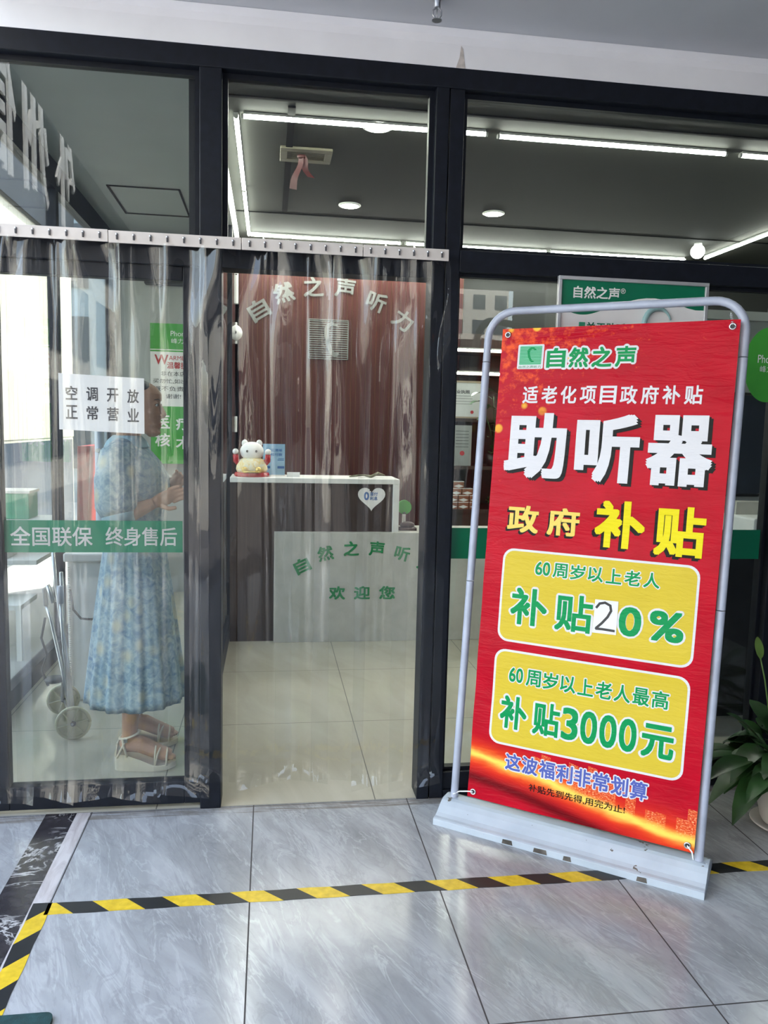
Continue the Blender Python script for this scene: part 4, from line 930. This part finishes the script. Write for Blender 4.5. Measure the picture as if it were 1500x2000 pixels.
for pts, r in (([(-.885, .735, .079), (-.93, .80, .40), (-.985, .86, .70), (-1.0, .88, .86)], .009), ([(-1.01, 1.035, .079), (-.98, .97, .40), (-.97, .90, .75)], .009), ([(-.90, .75, .10), (-.96, .84, .30), (-1.03, .93, .52), (-1.055, .95, .58)], .008), ([(-.895, .74, .09), (-.945, .81, .45), (-.955, .82, .62)], .008)):
    MB().tube(pts, r, 10).build('tube', 'steel', wk, smooth=True)
MB().tube([(-.955, .82, .62), (-.955, .815, .70)], .016, 12).build('handle', 'lilac', wk, smooth=True); MB().tube([(-1.055, .95, .58), (-1.06, .95, .66), (-1.04, .93, .68), (-1.01, .92, .60)], .011, 10).build('handle', 'steel', wk, smooth=True)
MB().tube([(-1.06, .95, .52), (-1.08, .95, .42), (-1.05, .93, .34), (-1.08, .95, .26), (-1.04, .9, .20)], .006, 6).build('brake_cable', 'ink', wk, smooth=True)
MB().lathe([(.01, -.01), (.04, -.01), (.045, 0), (.04, .01), (.01, .01)], (-1.02, .93, .22), 16).build('joint', 'ink', wk, smooth=True)
MB().tube([(-.885, .70, .079), (-1.01, 1.06, .079)], .006, 8).build('axle', 'steel', wk)

# ------------------------------------------------------------------ the woman behind the door
pw = thing('person', (-.55, .50, 0), 'woman in a blue floral short sleeved dress and cream wedge sandals behind the glass door', 'person')
HC = Vector((-.530, .47, 1.522)); HY = R(-6)
def hd(x, y, z): return HC + Vector((x*cos(HY)-y*sin(HY), x*sin(HY)+y*cos(HY), z))
def lerpt(tb_, z):
    if z <= tb_[0][0]: return tb_[0][1]
    for (a, b), (c, d) in zip(tb_, tb_[1:]):
        if z <= c: return b+(d-b)*(z-a)/(c-a)
    return tb_[-1][1]
FX = [(-.118, .050), (-.112, .070), (-.102, .080), (-.090, .076), (-.080, .073), (-.070, .079), (-.060, .078), (-.050, .080), (-.040, .079), (-.028, .083), (-.005, .080), (.018, .074), (.038, .084), (.060, .084), (.085, .066), (.103, .040), (.115, .005)]
BX = [(-.118, .032), (-.102, .012), (-.085, -.016), (-.06, -.060), (-.02, -.085), (.03, -.096), (.07, -.085), (.10, -.052), (.115, -.005)]
WY = [(-.118, .016), (-.105, .032), (-.07, .054), (-.03, .063), (.02, .070), (.06, .066), (.095, .042), (.115, .004)]
def head_ring(z, grow=0, fx=None, n=32):
    f = (fx if fx is not None else lerpt(FX, z))+grow; b = lerpt(BX, z)-grow; w = lerpt(WY, z)+grow; q = []; cxm = b+(f-b)*.45
    for k in range(n):
        a = 2*pi*k/n; cx_, sy = cos(a), sin(a)
        e = .88 if cx_ > 0 else 1.0
        q.append(hd(cxm + (f-cxm if cx_ > 0 else cxm-b)*(abs(cx_)**e)*(1 if cx_ > 0 else -1), w*sy*(1-.20*max(0, cx_)), z))
    return q
body = MB()
zs = [-.118+.233*i/46 for i in range(47)]
body.loft([head_ring(z) for z in zs])
body.tube([hd(.072, 0, .022), hd(.084, 0, .002), hd(.095, 0, -.024), hd(.092, 0, -.031), hd(.078, 0, -.034)], [.006, .0075, .0098, .0092, .008], 10)
for sg in (-1, 1):
    body.ball(hd(.088, sg*.010, -.030), .006, 8); body.ball(hd(-.012, sg*.066, -.008), .027, 12, 0, (.62, .35, 1)); body.ball(hd(.048, sg*.036, -.014), .0165, 10)
    body.ball(hd(.062, sg*.026, .018), .013, 10)
body.ball(hd(.075, 0, -.062), .010, 10, 0, (.8, 1.7, .6)).ball(hd(.074, 0, -.076), .010, 10, 0, (.8, 1.6, .65))
body.tube([hd(-.045, 0, -.03), hd(-.05, 0, -.08), (-.585, .48, 1.39), (-.60, .485, 1.33)], [.052, .05, .050, .07], 16)
def ell(cx_, cy__, z, rx_, ry_, n=28): return [(cx_+rx_*cos(2*pi*k/n), cy__+ry_*sin(2*pi*k/n), z) for k in range(n)]
body.loft([ell(-.56, .50, .82, .085, .13), ell(-.57, .50, .95, .10, .15), ell(-.56, .50, 1.06, .09, .125), ell(-.55, .49, 1.2, .10, .14), ell(-.56, .485, 1.30, .085, .165), ell(-.59, .485, 1.36, .055, .09)])
def hand(mb, wrist, d, up, s=1.0):
    d = Vector(d).normalized(); up = Vector(up); up = (up-d*up.dot(d)).normalized(); sd = d.cross(up); w = Vector(wrist)
    mb.tube([w, w+d*.03, w+d*.06, w+d*.085], [.022, .029, .031, .026], 12, 0, True, .5)
    for i, (o, L) in enumerate(((-.027, .062), (-.009, .072), (.009, .068), (.027, .054))):
        b = w + d*.075 + up*o; mb.tube([b, b+d*L*.45+sd*.004, b+d*L*.75+sd*.018, b+d*L*.9+sd*.032], [.0088, .0084, .0078, .0066], 8)
    b = w + d*.025 - up*.022 + sd*.006; mb.tube([b, b-up*.022+d*.022+sd*.012, b-up*.028+d*.05+sd*.02], [.011, .0098, .008], 8)
# near arm, bent forward; far arm the same way
A1, E1, W1 = Vector((-.600, .345, 1.315)), Vector((-.605, .315, 1.075)), Vector((-.470, .365, 1.135))
A2, E2, W2 = Vector((-.590, .625, 1.315)), Vector((-.57, .67, 1.08)), Vector((-.455, .60, 1.17))
for A, E_, W_ in ((A1, E1, W1), (A2, E2, W2)):
    body.tube([A, A.lerp(E_, .5), E_, E_.lerp(W_, .3), E_.lerp(W_, .7), W_], [.050, .044, .037, .038, .030, .023], 14)
    hand(body, W_, (W_-E_), (0, 0, 1))
FT = ((-.612, .385, 0), (-.632, .635, .0))
for fx_, fy, fz in FT:
    an = Vector((fx_+.035, fy, .155))
    body.tube([(fx_+.055, fy+(.5-fy)*.2, .80), (fx_+.055, fy+(.5-fy)*.1, .50), (fx_+.043, fy, .36), (fx_+.040, fy, .24), an, (fx_+.030, fy, .115)], [.075, .052, .050, .036, .031, .034], 14)
    body.tube([(fx_+.004, fy, .095), (fx_+.03, fy, .11), (fx_+.08, fy, .105), (fx_+.13, fy, .080), (fx_+.18, fy, .058), (fx_+.205, fy, .052)], [.026, .036, .036, .033, .030, .024], 14)
    for i in range(5):
        o = -.026+i*.0125; L = (.218, .226, .224, .216, .206)[i] if fy < .5 else (.206, .216, .224, .226, .218)[i]
        if (i == 0 and fy > .5) or (i == 4 and fy < .5): rr = .0105
        else: rr = .0078
        body.tube([(fx_+.185, fy+o*.9, .053), (fx_+L-.012, fy+o, .050), (fx_+L, fy+o, .045)], [rr, rr, rr*.8], 8)
bo2 = body.build('body', 'skin')
rm = bo2.modifiers.new('remesh', 'REMESH'); rm.mode = 'VOXEL'; rm.voxel_size = .0036; rm.use_smooth_shade = True
sm_ = bo2.modifiers.new('smooth', 'SMOOTH'); sm_.factor = .5; sm_.iterations = 2
bpy.context.view_layer.update()
me2 = bpy.data.meshes.new_from_object(bo2.evaluated_get(bpy.context.evaluated_depsgraph_get()))
bo2.modifiers.clear(); bo2.data = me2; me2.polygons.foreach_set('use_smooth', [True]*len(me2.polygons))
bo2.parent = pw; bo2.matrix_parent_inverse = Matrix.Translation(-pw.location)
# hair
hr = MB(); HF = [(-.07, -.055), (-.03, -.03), (0, -.012), (.03, .012), (.06, .040), (.085, .054), (.105, .034), (.116, .008), (.122, -.022)]
rings = []
for i in range(24):
    z = -.07+.192*i/23; zz = min(z, .113); f = lerpt(HF, z); b = lerpt(BX, zz*.95)-.012; w = (lerpt(WY, zz*.93)+.008)*(1 if z < .09 else max(.04, 1-((z-.09)/.0325)**2)**.5*.9+.1 if z < .1215 else .06); rings.append([hd((f+b)/2+(f-b)/2*cos(2*pi*k/28), w*sin(2*pi*k/28)*(1 if z > -.04 else .85), z) for k in range(28)])
hr.loft(rings); hr.ball(hd(-.112, 0, -.035), .042, 14, 0, (.8, 1, 1))
hr.build('hair', 'hair', pw, smooth=True)
for sg in (-1, 1):
    e = MB().ball(hd(.0705, sg*.030, .014), .0085, 10, 0, (.6, 1.3, .62)).build('eye', 'pwhite', pw, smooth=True)
    MB().ball(hd(.0755, sg*.030, .014), .0048, 8, 0, (.6, 1, 1.1)).build('iris', 'black', e, smooth=True)
    MB().tube([hd(.080, sg*.014, .034), hd(.076, sg*.030, .0385), hd(.064, sg*.046, .034)], [.0012, .0018, .0009], 6).build('eyebrow', 'hair', pw, smooth=True)
    MB().tube([hd(.0755, sg*.019, .016), hd(.0755, sg*.030, .0205), hd(.066, sg*.042, .014)], .0015, 5).build('eyelid', 'hair', pw, smooth=True)
MB().ball(hd(.0785, 0, -.0632), .0066, 12, 0, (.75, 2.5, .48)).ball(hd(.0780, 0, -.0715), .0068, 12, 0, (.75, 2.2, .52)).build('lips', 'lip', pw, smooth=True)
# dress: bodice, sleeves, skirt, collar
def ring(cx_, cy__, z, rx_, ry_, fold=0, nf=14, n=112, ph=0, ex=0):
    q = []
    for k in range(n):
        a = 2*pi*k/n; m_ = 1+fold*(sin(nf*a+ph)+.5*sin((nf*2+3)*a+ph*2))
        q.append((cx_+rx_*cos(a)*m_+ex*max(0, cos(a)), cy__+ry_*sin(a)*m_, z))
    return q
bd = MB().loft([ring(-.565, .50, .99, .112, .150, .012), ring(-.563, .50, 1.04, .108, .142, .02, 16), ring(-.557, .498, 1.10, .114, .148, .012), ring(-.548, .492, 1.18, .128, .158, .006), ring(-.550, .488, 1.24, .128, .165, .005), ring(-.565, .486, 1.30, .108, .178, .004), ring(-.582, .486, 1.345, .085, .165, .003), ring(-.592, .486, 1.375, .066, .105), ring(-.594, .486, 1.385, .058, .07)])
dro = bd.build('bodice', 'floral', pw, smooth=True)
co = MB()
co.loft([ring(-.592, .486, 1.360, .092, .120, 0, 1, 48), ring(-.592, .486, 1.385, .080, .092, 0, 1, 48), ring(-.590, .486, 1.408, .058, .066, 0, 1, 48), ring(-.590, .486, 1.404, .053, .061, 0, 1, 48)], 0, False)
co.build('collar', 'cuff', pw, smooth=True)
for A, E_, W_, sg in ((A1, E1, W1, -1), (A2, E2, W2, 1)):
    top = Vector((A.x+.012, A.y-sg*.045, A.z+.035)); mid = A.lerp(E_, .35)+Vector((-.012, sg*.008, 0)); lo = A.lerp(E_, .80)+Vector((-.004, 0, 0)); en = A.lerp(E_, .93)+Vector((.004, 0, 0))
    sl_ = MB().tube([top, A+Vector((-.004, sg*.002, .012)), mid, lo, en], [.055, .070, .080, .082, .066], 28)
    sl_.build('sleeve', 'floral', pw, smooth=True)
    d = (en-mid).normalized()
    MB().tube([en-d*.012, en+d*.004, en+d*.030, en+d*.032], [.066, .0655, .064, .052], 28).build('cuff', 'cuff', pw, smooth=True)
sk_ = MB(); rg = []
for i in range(26):
    t = i/25; z = 1.02 - (1.02-.275)*t; k = t**.8
    rg.append(ring(-.567+.002*t, .50, z + .0, .108+.100*k, .142+.075*k, .010+.030*t, 13, 168, .4+t*.8))
rg.append([(p[0]*.985-.567*.015*-1*0-.0085, p[1]*.985+.0075, p[2]+.004) for p in rg[-1]])
sk_.loft(list(reversed(rg)), 0, False); sk_.build('skirt', 'floral', pw, smooth=True)
MB().loft([ring(-.566, .50, .995, .114, .152, .004), ring(-.566, .50, 1.03, .113, .149, .004)], 0, False).build('waistband', 'floral', pw, smooth=True)
for fx_, fy, fz in FT:
    def sole(z_of, g=0):
        o = []
        for k in range(40):
            a = 2*pi*k/40; u = (1-cos(a))/2; xx = fx_-.026+u*.252; w = .030+.014*sin(pi*min(1, u*1.02))**.8+.010*(u > .45)*sin(pi*min(1, max(0, (u-.45)/.55)))
            o.append((xx, fy+(w+g)*(1 if sin(a) >= 0 else -1)*abs(sin(a))**.45, z_of(u)))
        return o
    topz = lambda u: .068-.046*min(1, max(0, (u-.18)/.5))**1.2+.004*max(0, u-.85)*6
    so_ = MB().loft([sole(lambda u: .001+.012*max(0, u-.86)*4), sole(lambda u: .010+.012*max(0, u-.86)*4, .002), sole(lambda u: topz(u)*.55+.006), sole(lambda u: topz(u)*.6+.007, .002), sole(lambda u: topz(u)+.004), sole(topz, -.006)])
    s_o = so_.build('sandal', 'cream', pw, smooth=True, angle=R(45)); 
    def strap(pts, r): MB().tube(pts, r, 8, 0, True, 1.5).build('strap', 'cream', s_o, smooth=True)
    def over(xx, zt_, w, lean=0): return [(xx-.01+lean, fy-w, topz((xx-fx_+.026)/.252)), (xx-.004+lean*.6, fy-w*.95, zt_-.018), (xx+lean*.3, fy-w*.5, zt_-.002), (xx, fy, zt_+.002), (xx-lean*.3, fy+w*.5, zt_-.002), (xx-lean*.6, fy+w*.95, zt_-.02), (xx-.01-lean, fy+w, topz((xx-fx_+.026)/.252))]
    strap(over(fx_+.165, .090, .040, -.012), .0042); strap(over(fx_+.188, .079, .039, .012), .0042); strap(over(fx_+.142, .099, .040, .010), .0042)
    strap([(fx_+.035+.040*cos(a), fy+.036*sin(a), .148+.012*cos(a)) for a in [2*pi*k/20 for k in range(21)]], .0042)
    strap([(fx_-.012, fy-.030, .06), (fx_+.012, fy-.036, .11), (fx_+.030, fy-.037, .146)], .0048); strap([(fx_+.03, fy-.036, .065), (fx_+.016, fy-.037, .11), (fx_+.012, fy-.034, .14)], .0048)
    MB().box(fx_+.018, fx_+.034, fy-.044, fy-.038, .128, .146).build('buckle', 'steel', s_o, bevel=.002)
    MB().loft([[(fx_-.022+.0, fy+.030*s1, .064), (fx_-.016, fy+.030*s1, .064), (fx_-.010, fy+.026*s1, .12), (fx_-.016, fy+.026*s1, .12)] for s1 in (-1, -.5, 0, .5, 1)]).build('heel_counter', 'cream', s_o)

# ------------------------------------------------------------------ alley on the left, street behind the viewer
nb = thing('neighbour_shop', (-3.6, 6, 0), 'white ribbed shop building across the alley with a black sign board', 'building')
q = MB().box(-5.2, -2.62, 2.2, 8.2, -.02, 5.6)
for i in range(40): q.box(-2.62, -2.612, 2.3+i*.148, 2.3+i*.148+.143, 1.25, 3.62)
q.build('wall', plain('cream_ribbed_panel', (.36, .34, .28), .8, var=.05, scale=2), nb); MB().box(-2.62, -2.56, 2.2, 8.2, 3.64, 5.2).build('sign_board', 'darkbuild', nb)
MB().box(-2.60, -2.58, 3.0, 8.0, -.02, 1.22).build('shop_window', 'winglass', nb)
sb = thing('sign_building', (-7.5, -15, 0), 'cream building left across the street with tall white sign letters', 'building')
MB().box(-10, -5, -24, -8.5, -.15, 10).build('wall', 'whitebuild', sb); MB().box(-5, -4.94, -24, -8.5, 5.7, 8.7).build('sign_board', 'darkbuild', sb)
sgp = plane((-4.936, 0, 0), (0, 1, 0), (0, 0, 1))
for ch, yy in zip('外州信佳', (-17.6, -15.2, -12.9, -10.6)): MB().text(ch, sgp, yy, 7.2, 1.75, 2.3, 0, 0, .03, .05, .05).build('sign_letter', 'white', sb)
q = MB()
for i in range(5):
    for j in range(2): q.box(-4.99, -4.96, -23+i*2.9, -21.2+i*2.9, .6+j*2.5, 2.4+j*2.5)
q.build('window', 'winglass', sb)
gb = thing('far_block', (-3, 13, 0), 'grey blue block at the far end of the alley', 'building'); MB().box(-8, 1.5, 12, 14, -.02, 7).build('wall', plain('grey_blue_render', (.30, .35, .38), .8), gb)
q = MB()
for i in range(4):
    for j in range(3): q.box(-3.7+i*.85, -3.2+i*.85, 11.97, 12.0, .6+j*1.6, 1.7+j*1.6)
q.build('window', 'winglass', gb)
dk = thing('display_rack', (-1.75, 2.6, 0), 'white stepped display rack outside the left glass wall', 'rack')
for i, (y, z, d_) in enumerate(((2.05, .30, .35), (2.4, .52, .35), (2.75, .74, .35))): MB().box(-2.1, -1.5, y, y+d_, z, z+.03).build('shelf', 'white', dk)
for x_ in (-2.1, -1.53):
    for y_ in (2.05, 3.07): MB().box(x_, x_+.03, y_, y_+.03, -.02, .74 if y_ > 2.5 else .30).build('leg', 'white', dk)
for y, z, mt, sx, l, nm in ((2.12, .33, 'mint', .30, 'mint green box on the lowest step of the display rack', 'storage_box'), (2.46, .55, 'white', .28, 'white box on the middle step of the display rack', 'storage_box'), (2.82, .77, 'mint', .32, 'tall mint green box on the top step of the display rack', 'storage_box')):
    b = thing(nm, (-1.8, y+.1, z), l, 'box', 'lidded boxes on the display rack'); MB().box(-1.98, -1.98+sx, y, y+.22, z, z+.18).build('body', mt, b, bevel=.006); MB().box(-1.99, -1.97+sx, y-.01, y+.23, z+.18, z+.20).build('lid', 'white', b, bevel=.003)
tag(MB().loft([[(x, y+.02*sin(x*30+y), z) for x, z in ((-1.62, -.02+.0), (-1.56, -.02), (-1.50, 1.25), (-1.60, 1.25))] for y in (4.0, 4.2, 4.4, 4.6)]).build('flag_banner', 'red'), 'narrow red banner standing in the alley', 'banner')
for x0, x1, y0, h, mt, lb in ((7.45, 13.15, -33, 5.6, 'darkbuild', 'low dark gatehouse between the office blocks'), (-13, 7.4, -32, 13, 'darkbuild', 'long dark office block across the street'), (13.2, 18.5, -32, 13, 'darkbuild', 'dark office block to the right across the street'), (22, 50, -34, 13, 'darkbuild', 'dark office block at the far right across the street')):
    b = thing('office_block', ((x0+x1)/2, y0, 0), lb, 'building', 'office blocks across the street'); MB().box(x0, x1, y0-8, y0, -.15, h).build('wall', mt, b); q = MB(); xx = x0+1
    while xx < x1-1.5:
        for j in range(int((h-1)/3)): q.box(xx, xx+1.4, y0, y0+.05, 1+j*3, 2.8+j*3)
        xx += 2.6
    q.build('window', 'winglass', b)
for x0, x1, y0, h, lb in ((20.5, 28.6, -92, 18.6, 'tall white apartment tower far across the street'), (47.5, 58, -92, 30, 'tall white apartment tower far to the right')):
    b = thing('apartment_tower', ((x0+x1)/2, y0, 0), lb, 'building', 'apartment towers'); MB().box(x0, x1, y0-10, y0, -.15, h).build('wall', 'whitebuild', b); q = MB(); xx = x0+1
    while xx < x1-1.5:
        for j in range(int(h/3)): q.box(xx, xx+1.5, y0, y0+.05, 1+j*3, 2.7+j*3)
        xx += 2.7
    q.build('window', 'winglass', b)
